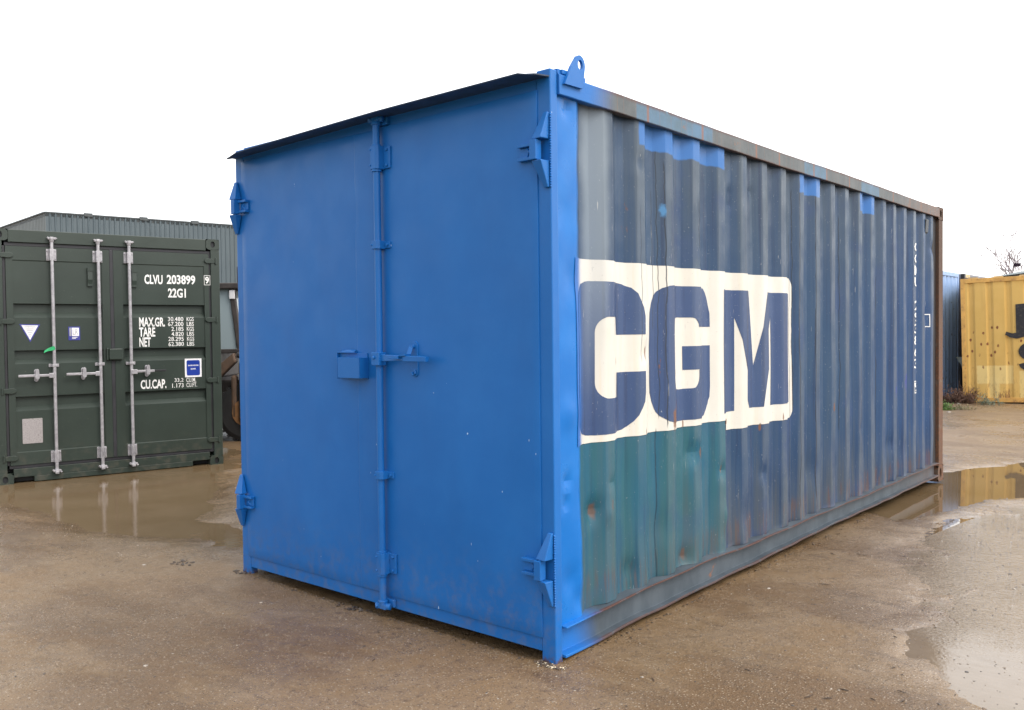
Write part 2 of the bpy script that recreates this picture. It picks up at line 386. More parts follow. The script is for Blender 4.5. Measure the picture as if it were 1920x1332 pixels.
def axis(core0, core1, step, lo, hi):
    a = list(np.arange(core0, core1, step)); s = step; v = core0; L = []
    while v > lo: s *= 1.12; v -= s; L.append(v)
    s = step; v = a[-1]; Rr = []
    while v < hi: s *= 1.12; v += s; Rr.append(v)
    return np.array(L[::-1] + a + Rr)
def build_ground(mat):
    xs = axis(-8.2, 2.6, .030, -420, 420); ys = axis(-2.4, 8.3, .030, -420, 420)
    X, Y = np.meshgrid(xs, ys, indexing='ij'); Z, wet = hgt(X, Y, True)
    nx, ny = X.shape; n = nx * ny
    me = bpy.data.meshes.new('ground'); me.vertices.add(n); me.vertices.foreach_set('co', np.stack([X, Y, Z], -1).astype(np.float32).ravel())
    i = np.arange(n).reshape(nx, ny); q = np.stack([i[:-1, :-1], i[1:, :-1], i[1:, 1:], i[:-1, 1:]], -1).reshape(-1, 4)
    me.loops.add(q.size); me.loops.foreach_set('vertex_index', q.ravel().astype(np.int32))
    me.polygons.add(len(q)); me.polygons.foreach_set('loop_start', np.arange(0, q.size, 4, dtype=np.int32)); me.polygons.foreach_set('loop_total', np.full(len(q), 4, np.int32))
    me.update(calc_edges=True); me.polygons.foreach_set('use_smooth', [True] * len(q))
    at = me.attributes.new('wet', 'FLOAT', 'POINT'); at.data.foreach_set('value', wet.astype(np.float32).ravel())
    me.materials.append(mat); o = bpy.data.objects.new('ground', me); COL.objects.link(o); o['kind'] = 'structure'; return o
def m_ground():
    m = Mat('wet_mud_and_grit'); wet = m.attr('wet')
    a = m.noise(.55, 5, .6); b = m.noise(3.1, 6, .65); c3 = m.noise(24, 6, .7); d = m.noise(150, 4, .7)
    c = m.mix(a.st(.32, .68), (.160, .104, .054), (.195, .135, .080))
    c = m.mix(b.st(.38, .66, 0, .65), c, (.215, .158, .105))
    c = m.mix(m.noise(.9, 4, .6, vec=m.vec(m.x * .8 + m.y * .35, m.y * 1.7 - m.x * .3, 3.)).st(.44, .60, 0, .75), c, (.105, .062, .030))
    c = m.mix(m.noise(.7, 3, .55, vec=m.vec(m.x * .6, m.y * 1.5, 9.)).st(.50, .66, 0, .6), c, (.215, .160, .110))
    c = m.mix(m.noise(1.2, 7, .7, vec=m.vec(m.x * 1., m.y * 2.6, 0.)).st(.54, .68, 0, .75), c, (.100, .064, .036))
    c = m.mix(c3.st(.52, .68, 0, .65), c, (.085, .056, .034))
    c = m.mix(d.st(.52, .70, 0, .75), c, (.27, .21, .15))
    v, vc = m.voro(85); sep = m.nt.nodes.new('ShaderNodeSeparateColor'); m.nt.links.new(vc, sep.inputs[0])
    rsel = V(m, sep.outputs[0]).st(.82, .9)
    c = m.mix((v * -1).st(-.34, -.2) * rsel * .85, c, (.36, .31, .26))
    rs2 = (V(m, sep.outputs[1])).st(.86, .92)
    c = m.mix((v * -1).st(-.32, -.2) * rs2 * .8, c, (.04, .028, .02))
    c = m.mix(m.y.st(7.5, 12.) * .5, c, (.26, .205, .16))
    tn = m.nt.nodes.new('ShaderNodeMix'); tn.data_type = 'RGBA'; tn.blend_type = 'MULTIPLY'; tn.inputs[0].default_value = 1
    m.nt.links.new(c, tn.inputs[6]); tn.inputs[7].default_value = (1.0, .935, .82, 1); c = tn.outputs[2]
    hh = b * .55 + c3 * .38 + d * .22 + (v * -1) * .10
    film = (wet + (c3 - .5) * .6 + (b - .5) * 1.3 + .12)
    m.bump(hh * (wet.st(.6, 1., 1., .45)), 1.0, .016)
    return m.set(col=c, rough=film.st(.1, .85, .46, .08), spec=film.st(.2, .9, .32, .7))
def m_water(name='muddy_water', rough=.018, rip=.02, ior=1.42):
    m = Mat(name); n = m.noise(2.2, 5, .6)
    c = m.mix(n.st(.3, .7), (.135, .090, .046), (.160, .110, .062))
    m.bump(m.noise(16, 2, .5), rip, .004)
    return m.set(col=c, rough=rough, ior=ior)
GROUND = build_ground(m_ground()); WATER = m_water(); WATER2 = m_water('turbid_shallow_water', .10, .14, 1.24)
def sheet(name, x0, x1, y0, y1, z, lab, wm_=None):
    mb = MB(); n = 2
    mb.add([(x0, y0, z), (x1, y0, z), (x1, y1, z), (x0, y1, z)], [(0, 1, 2, 3)])
    o = mb.build(name, wm_ or WATER); o['kind'] = 'structure'; o['label'] = lab; return o
sheet('puddle', -8.6, -2.45, -1.6, 3.4, -.0135, 'shallow brown puddle in front of the green container', WATER2)
sheet('puddle', -.6, 4.5, 3.3, 9.4, -.0135, 'still brown puddle beside the rusty rear post reflecting the yellow container')
sheet('puddle', .35, 4.5, 2.6, 3.3, -.0135, 'thin film of water on the grit right of the blue container')
def m_film():
    m = Mat('thin_water_over_grit'); n = m.noise(2.2, 5, .6)
    c = m.mix(n.st(.3, .7), (.150, .105, .060), (.200, .150, .100))
    calm = (m.y + m.noise(1.4, 3) * .8).st(1.5, 2.4, .10, 1.); r1 = m.noise(1, 4, .65, vec=m.vec(m.x * 9, m.y * 26, 0.)); r2 = m.noise(70, 3, .6)
    m.bump((r1 * .7 + r2 * .4) * calm, 1., .009)
    return m.set(col=c, rough=calm.st(.1, 1., .03, .075), ior=1.45)
fo = MB().add([(x, y, -.0112) for x, y in ((.50, 3.2), (.62, 4.3), (.80, 5.25), (.98, 5.45), (4.2, 5.6), (4.6, -.8), (1.0, -.8), (.80, 1.5), (.66, 2.5))], [tuple(range(9))]).build('puddle', m_film()); fo['kind'] = 'structure'; fo['label'] = 'rippled film of water over the grit on the right'

# ------------------------------------------------------------------ the blue container
BC = empty('shipping_container', 'fresh blue doored container with a faded navy side carrying a big white CGM sign', 'shipping container')
WD, LN_, HT = 2.438, 6.058, 2.592
def lerp(tab, v):
    return float(np.interp(v, [a for a, b in tab], [b for a, b in tab]))
X0, DEP = -.012, .036
YB = [.052]
for k in range(20):
    p = (E_[k + 1] - E_[k]) / .2785
    YB += [E_[k], E_[k] + .068 * p, E_[k] + .14 * p, E_[k] + .208 * p]
YB += [E_[20], 5.84, 5.875, 5.93]
def corr(y):
    if y >= E_[20]: return X0 - DEP * min(1, (y - E_[20]) / .06)
    if y < E_[0]: return X0
    k = max(i for i in range(20) if E_[i] <= y + 1e-9); p = (E_[k + 1] - E_[k]) / .2785; t = (y - E_[k]) / p
    if t < .068: return X0 - DEP * t / .068
    if t < .14: return X0 - DEP
    if t < .208: return X0 - DEP + DEP * (t - .14) / .068
    return X0
DENTS = [(.36, .62, .055, -.028), (.43, .60, .05, .012), (.112, .80, .03, -.016), (.10, .70, .03, -.016), (1.265, .795, .06, -.024), (1.589, .66, .045, -.022), (1.204, .235, .05, -.02),
         (.47, .745, .035, -.012), (.646, .285, .05, -.012), (2.146, .572, .05, -.016), (1.75, 2.27, .03, -.014), (1.75, 2.21, .03, -.014), (2.033, 2.30, .03, -.014), (.136, 2.46, .04, -.018), (.13, 1.1, .07, .01), (.09, 2.0, .09, -.008),
         (.13, .35, .06, -.014), (.19, .25, .05, -.012), (.17, 1.7, .08, -.008), (.736, 2.30, .05, -.01), (.95, .45, .09, -.01), (1.62, .40, .07, .012), (.78, 1.36, .06, -.014), (1.9, .35, .10, -.012), (2.9, .5, .1, -.012), (4.6, .5, .08, -.014), (5.0, .42, .1, -.016), (3.9, .7, .07, -.01), (5.6, 1.6, .08, -.012), (5.75, 2.2, .06, -.02)]
def surf(y, z):
    x = corr(y)
    for dy, dz, r, a in DENTS:
        q = ((y - dy) ** 2 + (z - dz) ** 2) / (r * r)
        if q < 9: x += a * math.exp(-q * 1.3)
    lo = max(0., 1 - abs(z - .55) / .5)
    x += .0022 * math.sin(y * 5.1 + z * 2.2) + .0018 * math.sin(y * 11.7 - z * 5.3) + lo * .0025 * math.sin(y * 17 + z * 9)
    return x
def fine(tab, step):
    out = []
    for a, b in zip(tab, tab[1:]):
        n = max(1, int(math.ceil((b - a) / step))); out += [a + (b - a) * i / n for i in range(n)]
    return out + [tab[-1]]
LIP = [(.04, .160), (.15, .164), (.27, .172), (.5, .178), (.8, .182), (1.22, .190), (1.95, .182), (2.66, .185), (3.65, .180), (5.9, .188)]
YG = [y for y in fine(YB, .019)]
ZG = list(np.arange(.155, 2.531, .028))
def wob(y, z):  # edges wander a few mm where the sheet was bent
    e = math.exp(-max(0, z - .15) / .5)
    return y + (.006 * math.sin(z * 5 + y * 3) + .004 * math.sin(z * 13 + y * 7)) * e
mb = MB(); ny, nz = len(YG), len(ZG)
vs = [(surf(y, z), wob(y, z), max(z, lerp(LIP, y) + .0015)) for y in YG for z in ZG]
mb.add(vs, [(i * nz + j, (i + 1) * nz + j, (i + 1) * nz + j + 1, i * nz + j + 1) for i in range(ny - 1) for j in range(nz - 1)])
sp = mb.build('side_panel', SIDE, BC, label='corrugated navy side with teal repainted patch'); 
for p in sp.data.polygons: p.use_smooth = True
def sharpen(o, ang=14):
    bm = bmesh.new(); bm.from_mesh(o.data)
    for e in bm.edges:
        if len(e.link_faces) == 2 and e.calc_face_angle(0) > R(ang): e.smooth = False
    bm.to_mesh(o.data); bm.free()
md = sp.modifiers.new('bev', 'BEVEL'); md.width = .004; md.segments = 2; md.limit_method = 'ANGLE'; md.angle_limit = R(17)
# painted sign laid on the corrugation
def decal(name, poly, off, mat, parent, holes=None, label=None):
    bm = bmesh.new(); vv = [bm.verts.new((0, y, z)) for y, z in poly]; f = bm.faces.new(vv); f.normal_update()
    bmesh.ops.triangulate(bm, faces=[f], ngon_method='BEAUTY')
    ylo, yhi = min(p[0] for p in poly), max(p[0] for p in poly)
    for y in YG:
        if ylo < y < yhi: bmesh.ops.bisect_plane(bm, geom=bm.verts[:] + bm.edges[:] + bm.faces[:], plane_co=(0, y, 0), plane_no=(0, 1, 0), dist=1e-5)
    zlo, zhi = min(p[1] for p in poly), max(p[1] for p in poly)
    for z in ZG:
        if zlo < z < zhi: bmesh.ops.bisect_plane(bm, geom=bm.verts[:] + bm.edges[:] + bm.faces[:], plane_co=(0, 0, z), plane_no=(0, 0, 1), dist=1e-5)
    for v in bm.verts:
        y, z = v.co.y, v.co.z; v.co = (surf(y, z) + off, wob(y, z), z)
    bmesh.ops.recalc_face_normals(bm, faces=bm.faces)
    if sum(f.normal.x for f in bm.faces) < 0: bmesh.ops.reverse_faces(bm, faces=bm.faces)
    me = bpy.data.meshes.new(name); bm.to_mesh(me); bm.free(); me.materials.append(mat)
    me.polygons.foreach_set('use_smooth', [True] * len(me.polygons))
    o = bpy.data.objects.new(name, me); COL.objects.link(o); o.parent = parent
    if label: o['label'] = label
    return o
def arc(cx, cy, rx, ry, a0, a1, n=10):
    return [(cx + rx * math.cos(R(a0 + (a1 - a0) * i / n)), cy + ry * math.sin(R(a0 + (a1 - a0) * i / n))) for i in range(n + 1)]
white = [(.19, 1.800), (2.52, 1.800)] + arc(2.575, 1.745, .055, .055, 90, 0, 6) + [(2.630, .95)] + arc(2.575, .93, .055, .05, 0, -90, 6) + [(2.45, .880), (1.70, .880), (1.70, .945), (.19, .945)]
SG = decal('sign_background', white, .0030, LW, sp, label='white sign rectangle with rounded right corners')
Cc = arc(.33, 1.585, .118, .115, 180, 90, 6) + [(.40, 1.700)] + [(.552, 1.700), (.61, 1.694), (.667, 1.678), (.70, 1.652), (.727, 1.616), (.75, 1.582), (.763, 1.54), (.763, 1.448), (.560, 1.448), (.545, 1.534), (.46, 1.534)] + arc(.445, 1.460, .080, .074, 90, 180, 8) + arc(.445, 1.225, .080, .078, 180, 270, 8) + \
     [(.545, 1.146), (.560, 1.265), (.763, 1.265), (.763, 1.16), (.756, 1.112), (.735, 1.082), (.704, 1.050), (.675, 1.02), (.637, .995), (.60, .984), (.535, .978), (.36, .978)] + arc(.33, 1.07, .118, .090, 270, 180, 6)
decal('sign_letter', Cc, .0045, LN, sp, label='navy letter C')
Gg = [(.853, 1.50), (.857, 1.56), (.872, 1.61), (.894, 1.646), (.92, 1.668), (.950, 1.685), (.997, 1.698), (1.06, 1.703), (1.38, 1.704), (1.424, 1.697), (1.447, 1.675), (1.466, 1.645), (1.482, 1.605), (1.493, 1.558), (1.495, 1.484), (1.317, 1.484)] + arc(1.242, 1.475, .075, .060, 0, 90, 7) + [(1.16, 1.535)] + arc(1.14, 1.45, .085, .085, 90, 180, 8) + arc(1.14, 1.235, .085, .085, 180, 270, 8) + \
     arc(1.244, 1.215, .070, .064, 270, 360, 7) + [(1.314, 1.252), (1.188, 1.252), (1.188, 1.380), (1.495, 1.380), (1.495, 1.15), (1.491, 1.09), (1.475, 1.05), (1.453, 1.018), (1.43, .990), (1.405, .980), (1.06, .980), (.988, .993), (.933, 1.024), (.900, 1.06), (.871, 1.107), (.856, 1.15), (.853, 1.20)]
decal('sign_letter', Gg, .0045, LN, sp, label='navy letter G')
Mm = [(1.613, 1.698), (1.985, 1.698), (2.055, 1.246), (2.190, 1.698), (2.578, 1.698), (2.578, .985), (2.296, .985), (2.300, 1.545), (2.125, .988), (2.005, .988), (1.785, 1.538), (1.785, .986), (1.607, .986)]
decal('sign_letter', Mm, .0045, LN, sp, label='navy letter M')
# small white stencilled marks near the far end (vertical number and two little boxes)
PW = mat_plain('white_stencil_paint', (.75, .75, .73), .5, var=.1)
def side_text(body, yc, z_top, size, step):
    for i, ch in enumerate(body):
        if ch == ' ': continue
        cu = bpy.data.curves.new('t', 'FONT'); cu.body = ch; cu.offset = .02; cu.resolution_u = 2
        to = bpy.data.objects.new('t', cu); COL.objects.link(to)
        me = bpy.data.meshes.new_from_object(to.evaluated_get(bpy.context.evaluated_depsgraph_get())); bpy.data.objects.remove(to)
        bm = bmesh.new(); bm.from_mesh(me); ys = [v.co.x for v in bm.verts]; zs = [v.co.y for v in bm.verts]
        for v in bm.verts:
            v.co = (0, yc - size * .75 + (v.co.x - min(ys)) / max(.01, max(ys) - min(ys)) * size * 1.5 * (1 if ch not in '1I' else .3), z_top - i * step - size + (v.co.y - min(zs)) / (max(zs) - min(zs)) * size)
        for y in YG:
            if abs(y - yc) < size: bmesh.ops.bisect_plane(bm, geom=bm.verts[:] + bm.edges[:] + bm.faces[:], plane_co=(0, y, 0), plane_no=(0, 1, 0), dist=1e-5)
        for v in bm.verts: v.co.x = surf(v.co.y, v.co.z) + .003
        bm.to_mesh(me); bm.free(); me.materials.clear(); me.materials.append(PW)
        o = bpy.data.objects.new('stencil_character', me); COL.objects.link(o); o.parent = sp
side_text('CGMU 293863 9', 5.262, 2.22, .085, .103)
def ring(yc, zc, w, h, t=.008):
    mb = MB()
    for a, b, c, d in ((yc - w, yc + w, zc + h - t, zc + h), (yc - w, yc + w, zc - h, zc - h + t), (yc - w, yc - w + t, zc - h + t, zc + h - t), (yc + w - t, yc + w, zc - h + t, zc + h - t)):
        n = 8
        for i in range(n):
            y0, y1 = a + (b - a) * i / n, a + (b - a) * (i + 1) / n
            mb.add([(surf(y0, c) + .004, y0, c), (surf(y1, c) + .004, y1, c), (surf(y1, d) + .004, y1, d), (surf(y0, d) + .004, y0, d)], [(0, 1, 2, 3)])
    return mb.build('stencil_frame', PW, sp)
ring(5.262, .94, .064, .055); ring(5.645, 1.53, .050, .06)

# rails
LOB = [(.04, .024), (.19, .024), (.5, .036), (.8, .038), (1.22, .042), (1.95, .050), (2.66, .058), (3.65, .062), (5.9, .060)]
ys = list(np.arange(.052, 5.93, .045))
def rail_sweep(section, mat, name, n):
    mb = MB(); vs = []
    for y in ys: vs += [(x, y, z) for x, z in section(y)]
    fs = [(i * n + k, (i + 1) * n + k, (i + 1) * n + (k + 1) % n, i * n + (k + 1) % n) for i in range(len(ys) - 1) for k in range(n)]
    fs += [tuple(range(n)), tuple((len(ys) - 1) * n + k for k in range(n))]
    mb.add(vs, fs); o = mb.build(name, mat, BC, bevel=.002); return o
def sec_bot(y):
    j = .0018 * math.sin(y * 7.3) + .0012 * math.sin(y * 23)
    t = lerp(LIP, y) + .003 * math.sin(y * 9 + 1); b = lerp(LOB, y) + .002 * math.sin(y * 12); o = .014 + .005 * math.sin(y * 3.1 + 1) + j
    return [(-.075, b), (o - .004, b), (o - .004, b + .012), (-.030 + j, b + .014), (-.030 + j, t - .010), (o + .002, t - .007), (o + .002, t), (-.075, t + .004)]
rail_sweep(sec_bot, RB, 'bottom_rail', 8)
def sec_top(y):
    j = .0016 * math.sin(y * 4.3) + .0012 * math.sin(y * 15); k = .003 * math.sin(y * 2.1)
    return [(-.09, 2.515), (.006 + j, 2.497 + k), (.010 + j, 2.500 + k), (.009 + j, 2.584 + k), (.0 + j, 2.590 + k), (-.09, 2.592)]
rail_sweep(sec_top, RT, 'top_rail', 6)
# plain far side, roof, rear end, floor underside
mb = MB()
yy = fine([.05] + [.2 + .139 * k for k in range(41)] + [6.0], .2)
mb.add([(x, y, z) for i, y in enumerate(yy) for x, z in ((-WD + .012 + (.03 if i % 2 else 0), .1), (-WD + .012 + (.03 if i % 2 else 0), 2.55))], [(2 * i, 2 * i + 2, 2 * i + 3, 2 * i + 1) for i in range(len(yy) - 1)])
mb.build('side_panel', SIDE, BC, label='plain corrugated side facing away')
MB().box(-WD + .02, -.02, .06, 6.0, 2.560, 2.583).build('roof_panel', DARKROOF, BC)
MB().box(-WD + .03, -.08, .10, 5.95, .13, .165).build('floor', DARKROOF, BC)
MB().box(-WD + .09, -.09, 5.96, 6.05, .012, .119).build('end_sill', RB, BC)
mb = MB(); xx = [-WD + .06 + .12 * k for k in range(20)]
mb.add([(x, 6.03 - (.03 if i % 2 else 0), z) for i, x in enumerate(xx) for z in (.12, 2.55)], [(2 * i, 2 * i + 2, 2 * i + 3, 2 * i + 1) for i in range(19)]); mb.build('end_panel', SIDE, BC)
MB().box(-WD, -WD + .05, .06, 5.95, .05, .17).build('bottom_rail', RB, BC); MB().box(-WD, -WD + .05, .06, 5.95, 2.5, 2.59).build('top_rail', RT, BC)

# posts
fp = [(-.082, 0), (0, 0), (0, .05), (-.082, .05)]
mb = MB(); mb.box(-.078, 0, 0, .050, -.012, 2.603); mb.build('corner_post', BLUE, BC, bevel=.006, seg=3)
MB().box(-WD, -WD + .085, 0, .05, -.004, 2.590).build('corner_post', BLUE, BC, bevel=.006, seg=3)
MB().box(-WD + .086, -.079, .004, .052, 2.49, 2.596).build('door_header', BLUE, BC, bevel=.003)
MB().box(-WD + .086, -.079, .003, .060, .050, .135).build('door_sill', BLUE, BC, bevel=.003)
rp = MB().box(-.082, .0, 5.925, 6.058, .158, 2.478).build('corner_post', RUST, BC, bevel=.004)
MB().box(-.082, -.030, 5.80, 5.924, .19, 2.50).build('post_web', mat_plain('dark_post_web', (.020, .018, .020), .7), rp); rp['label'] = 'brown rusted rear corner post'
MB().box(-WD, -WD + .08, 5.93, 6.058, .12, 2.47).build('corner_post', RUST, BC, bevel=.004)
def casting(cx, cy, z, parent, mat, sx=.162, sy=.178, sz=.118, loc=None):
    """block with an oval hole in the faces turned to +X and -Y; cx, cy = the outer corner, body goes to -x, +y"""
    mb = MB()
    def plate(uv, P, sign):
        w, h = uv; n = 16; rx, rz = w * .17, h * .30
        rim = []; hole = []
        for k in range(n):
            t = 2 * math.pi * k / n + math.pi / n; c, s = math.cos(t), math.sin(t); q = max(abs(c), abs(s))
            rim.append((w / 2 + w / 2 * c / q, h / 2 + h / 2 * s / q)); hole.append((w / 2 + rx * c, h / 2 + rz * math.copysign(abs(s) ** .75, s)))
        vs = [P(*p, 0) for p in rim] + [P(*p, 0) for p in hole] + [P(*p, .02) for p in hole]
        fs = [(k, (k + 1) % n, n + (k + 1) % n, n + k) for k in range(n)] + [(n + k, n + (k + 1) % n, 2 * n + (k + 1) % n, 2 * n + k) for k in range(n)]
        mb.add(vs, fs)
        mb.add([P(*p, .02) for p in hole], [tuple(range(n))], 1)
    plate((sx, sz), lambda u, w, d: (cx - sx + u, cy + d, z + w), 1)
    plate((sy, sz), lambda u, w, d: (cx - d, cy + u, z + w), 1)
    x0, x1, y0, y1, z1 = cx - sx, cx, cy, cy + sy, z + sz
    mb.add([(x0, y0, z), (x0, y1, z), (x1, y1, z), (x1, y0, z), (x0, y0, z1), (x0, y1, z1), (x1, y1, z1), (x1, y0, z1)], [(0, 1, 2, 3), (4, 7, 6, 5), (0, 4, 5, 1), (1, 5, 6, 2)])
    return mb.build('corner_casting', [mat, DARK], parent)
casting(.003, 5.885, 2.478, rp, RUST); casting(.003, 5.885, .008, rp, RUST, sz=.15)

# doors: thin plates over the old doors, standing a few mm proud of the frame
def wplate(name, x0, x1, z0, z1, yf, yb, lab, amp=.0024):
    nx, nz = 24, 40; mb = MB(); vs = []
    for i in range(nx + 1):
        for j in range(nz + 1):
            x = x0 + (x1 - x0) * i / nx; z = z0 + (z1 - z0) * j / nz
            ed = min(i, nx - i, 4) / 4 * min(j, nz - j, 4) / 4
            vs.append((x, yf + amp * ed * (math.sin(x * 5 + z * 2.1) + math.sin(z * 4.3 - x * 2) + .5 * math.sin(x * 13 + z * 7)), z))
    mb.add(vs, [(i * (nz + 1) + j, (i + 1) * (nz + 1) + j, (i + 1) * (nz + 1) + j + 1, i * (nz + 1) + j + 1) for i in range(nx) for j in range(nz)])
    n = (nx + 1) * (nz + 1); a, b, c, d = 0, nx * (nz + 1), n - 1, nz
    loop = [i * (nz + 1) for i in range(nx + 1)] + [b + j for j in range(1, nz + 1)] + [i * (nz + 1) + nz for i in range(nx - 1, -1, -1)] + [j for j in range(nz - 1, 0, -1)]
    back = [(mb.v[q][0], yb, mb.v[q][2]) for q in loop]; o = len(mb.v); mb.v += back; L = len(loop)
    mb.f += [(loop[k], loop[(k + 1) % L], o + (k + 1) % L, o + k) for k in range(L)]; mb.fm += [0] * L
    mb.f.append(tuple(o + k for k in range(L))); mb.fm.append(0)
    ob = mb.build(name, BLUE, BC, bevel=.0015, label=lab); ob.data.polygons.foreach_set('use_smooth', [True] * len(ob.data.polygons))
    return ob
DR = wplate('door', -1.122, -.071, .113, 2.519, -.006, .0035, 'right door leaf, plain blue steel')
DL = wplate('door', -2.372, -1.126, .118, 2.515, -.004, .0035, 'left door leaf with the lock box')
wplate('cover_strip', -1.305, -1.124, .121, 2.510, -.0075, -.0042, 'flat strip welded on the edge of the left door', .0008)
# locking bar
BX, BY = -1.093, -.038
mb = MB(); mb.tube([(BX, BY, .075), (BX - .002, BY, .9), (BX + .002, BY, 1.7), (BX, BY, 2.545)], .0185, 20); LB = mb.build('locking_bar', BLUE, BC, smooth=True)
def sharp_smooth(o):
    sharpen(o, 40)
sharp_smooth(LB)
def bracket(z0, z1, big):
    mb = MB(); w = .048 if big else .040
    # wrap round the bar
    pr = [(BX - .030, -.0075), (BX - .030, BY - .012), (BX - .018, BY - .026), (BX + .018, BY - .026), (BX + .030, BY - .012), (BX + .030, -.0075)]
    mb.prism(pr, 'z', z0, z1)
    mb.box(BX + .029, BX + .029 + w, -.017, -.0065, z0 + .004, z1 - .004)
    for zz in ((z0 + .02, z1 - .02) if big else ((z0 + z1) / 2,)): 
        mb.tube([(BX + .032 + w * .5, -.016, zz), (BX + .032 + w * .5, -.026, zz)], .0075, 8)
        mb.tube([(BX - .018, BY - .024, zz), (BX - .018, BY - .031, zz)], .005, 8)
    if big:
        mb.tube([(BX, BY, z0 - .012), (BX, BY, z0)], .026, 16); mb.tube([(BX, BY, z1), (BX, BY, z1 + .010)], .024, 16)
    return mb.build('bar_bracket', BLUE, LB, bevel=.003)
bracket(2.300, 2.418, True); bracket(1.897, 1.938, False); bracket(.722, .762, False); bracket(.232, .342, True)
def camlock(z, s):
    mb = MB()
    mb.tube([(BX, BY, z - .012 * s), (BX, BY, z + .024 * s)], [.026, .021], 16)
    mb.box(BX - .036, BX + .036, BY - .020, BY + .012, z + .018 * s - .014, z + .018 * s + .014)
    mb.tube([(BX - .040, BY - .004, z + .010 * s), (BX - .022, BY - .014, z + .028 * s)], [.014, .016], 10)
    mb.tube([(BX + .022, BY - .004, z + .018 * s), (BX + .048, BY + .008, z + .018 * s)], [.017, .018], 10)
    mb.box(BX - .05, BX + .058, -.016, .003, z + .008 * s - .018, z + .008 * s + .022)
    return mb.build('bar_cam', BLUE, LB, bevel=.005)
camlock(2.535, 1); camlock(.085, -1)
# handle, hub and keeper
mb = MB(); mb.box(BX - .026, BX + .034, BY - .034, BY + .016, 1.305, 1.372); mb.tube([(BX - .004, BY - .033, 1.345), (BX - .004, BY - .043, 1.345)], .009, 8)
hub = mb.build('handle_hub', BLUE, LB, bevel=.006)
mb = MB(); mb.hexa([(BX + .03, BY - .020, 1.326), (BX + .03, BY - .006, 1.326), (BX + .22, BY - .022, 1.331), (BX + .22, BY - .036, 1.331), (BX + .03, BY - .020, 1.362), (BX + .03, BY - .006, 1.362), (BX + .22, BY - .022, 1.356), (BX + .22, BY - .036, 1.356)])
mb.hexa([(BX + .215, BY - .040, 1.328), (BX + .215, BY - .020, 1.328), (BX + .375, BY - .014, 1.327), (BX + .375, BY - .038, 1.327), (BX + .215, BY - .040, 1.358), (BX + .215, BY - .020, 1.358), (BX + .375, BY - .014, 1.353), (BX + .375, BY - .038, 1.353)])
mb.build('handle', BLUE, LB, bevel=.003)
KX = BX + .235
mb = MB(); kp = arc(KX, 1.405, .022, .022, 0, 180, 6) + arc(KX, 1.272, .022, .022, 180, 360, 6); mb.prism(kp, 'y', -.014, -.0065)
mb.tube([(KX - .006, -.015, 1.400), (KX - .006, -.032, 1.400)], .010, 8)
mb.hexa([(KX - .022, -.050, 1.362), (KX + .006, -.046, 1.362), (KX + .006, -.042, 1.366), (KX - .022, -.046, 1.366), (KX - .018, -.030, 1.408), (KX + .006, -.026, 1.408), (KX + .006, -.022, 1.410), (KX - .018, -.026, 1.410)])
mb.hexa([(KX - .045, -.088, 1.352), (KX + .004, -.084, 1.356), (KX + .004, -.044, 1.356), (KX - .045, -.076, 1.352), (KX - .030, -.088, 1.360), (KX + .006, -.084, 1.365), (KX + .006, -.042, 1.365), (KX - .030, -.076, 1.360)])
mb.hexa([(KX - .115, -.094, 1.343), (KX - .04, -.090, 1.340), (KX - .04, -.070, 1.340), (KX - .115, -.090, 1.343), (KX - .115, -.094, 1.346), (KX - .04, -.090, 1.354), (KX - .04, -.070, 1.354), (KX - .115, -.090, 1.346)])
mb.tube([(KX + .004, -.016, 1.285), (KX + .010, -.020, 1.268), (KX - .004, -.022, 1.258), (KX - .016, -.018, 1.272)], .005, 6)
mb.build('handle_keeper', BLUE, DR, bevel=.002)
# lock box on the left door
mb = MB()
mb.box(-1.388, -1.212, -.074, -.070, 1.236, 1.343); mb.box(-1.216, -1.212, -.0695, -.008, 1.236, 1.343)
mb.box(-1.388, -1.2165, -.0695, -.008, 1.339, 1.343); mb.box(-1.388, -1.384, -.0695, -.010, 1.236, 1.3385)
mb.box(-1.452, -1.300, -.030, -.0080, 1.366, 1.372); mb.box(-1.452, -1.446, -.030, -.0080, 1.228, 1.3655); mb.box(-1.4455, -1.218, -.013, -.0082, 1.228, 1.3655)
mb.add([(-1.42, -.029, 1.372), (-1.31, -.026, 1.372), (-1.31, -.010, 1.381), (-1.42, -.011, 1.380), (-1.36, -.018, 1.385)], [(0, 1, 4), (1, 2, 4), (2, 3, 4), (3, 0, 4)])
for k in range(16):   # weld beads along the right and top edges
    z = 1.24 + k * .0066; mb.tube([(-1.213, -.072, z), (-1.2105, -.0745, z + .003), (-1.213, -.072, z + .006)], .0025, 5)
mb.build('lock_box', BLUE, DL, bevel=.0015)
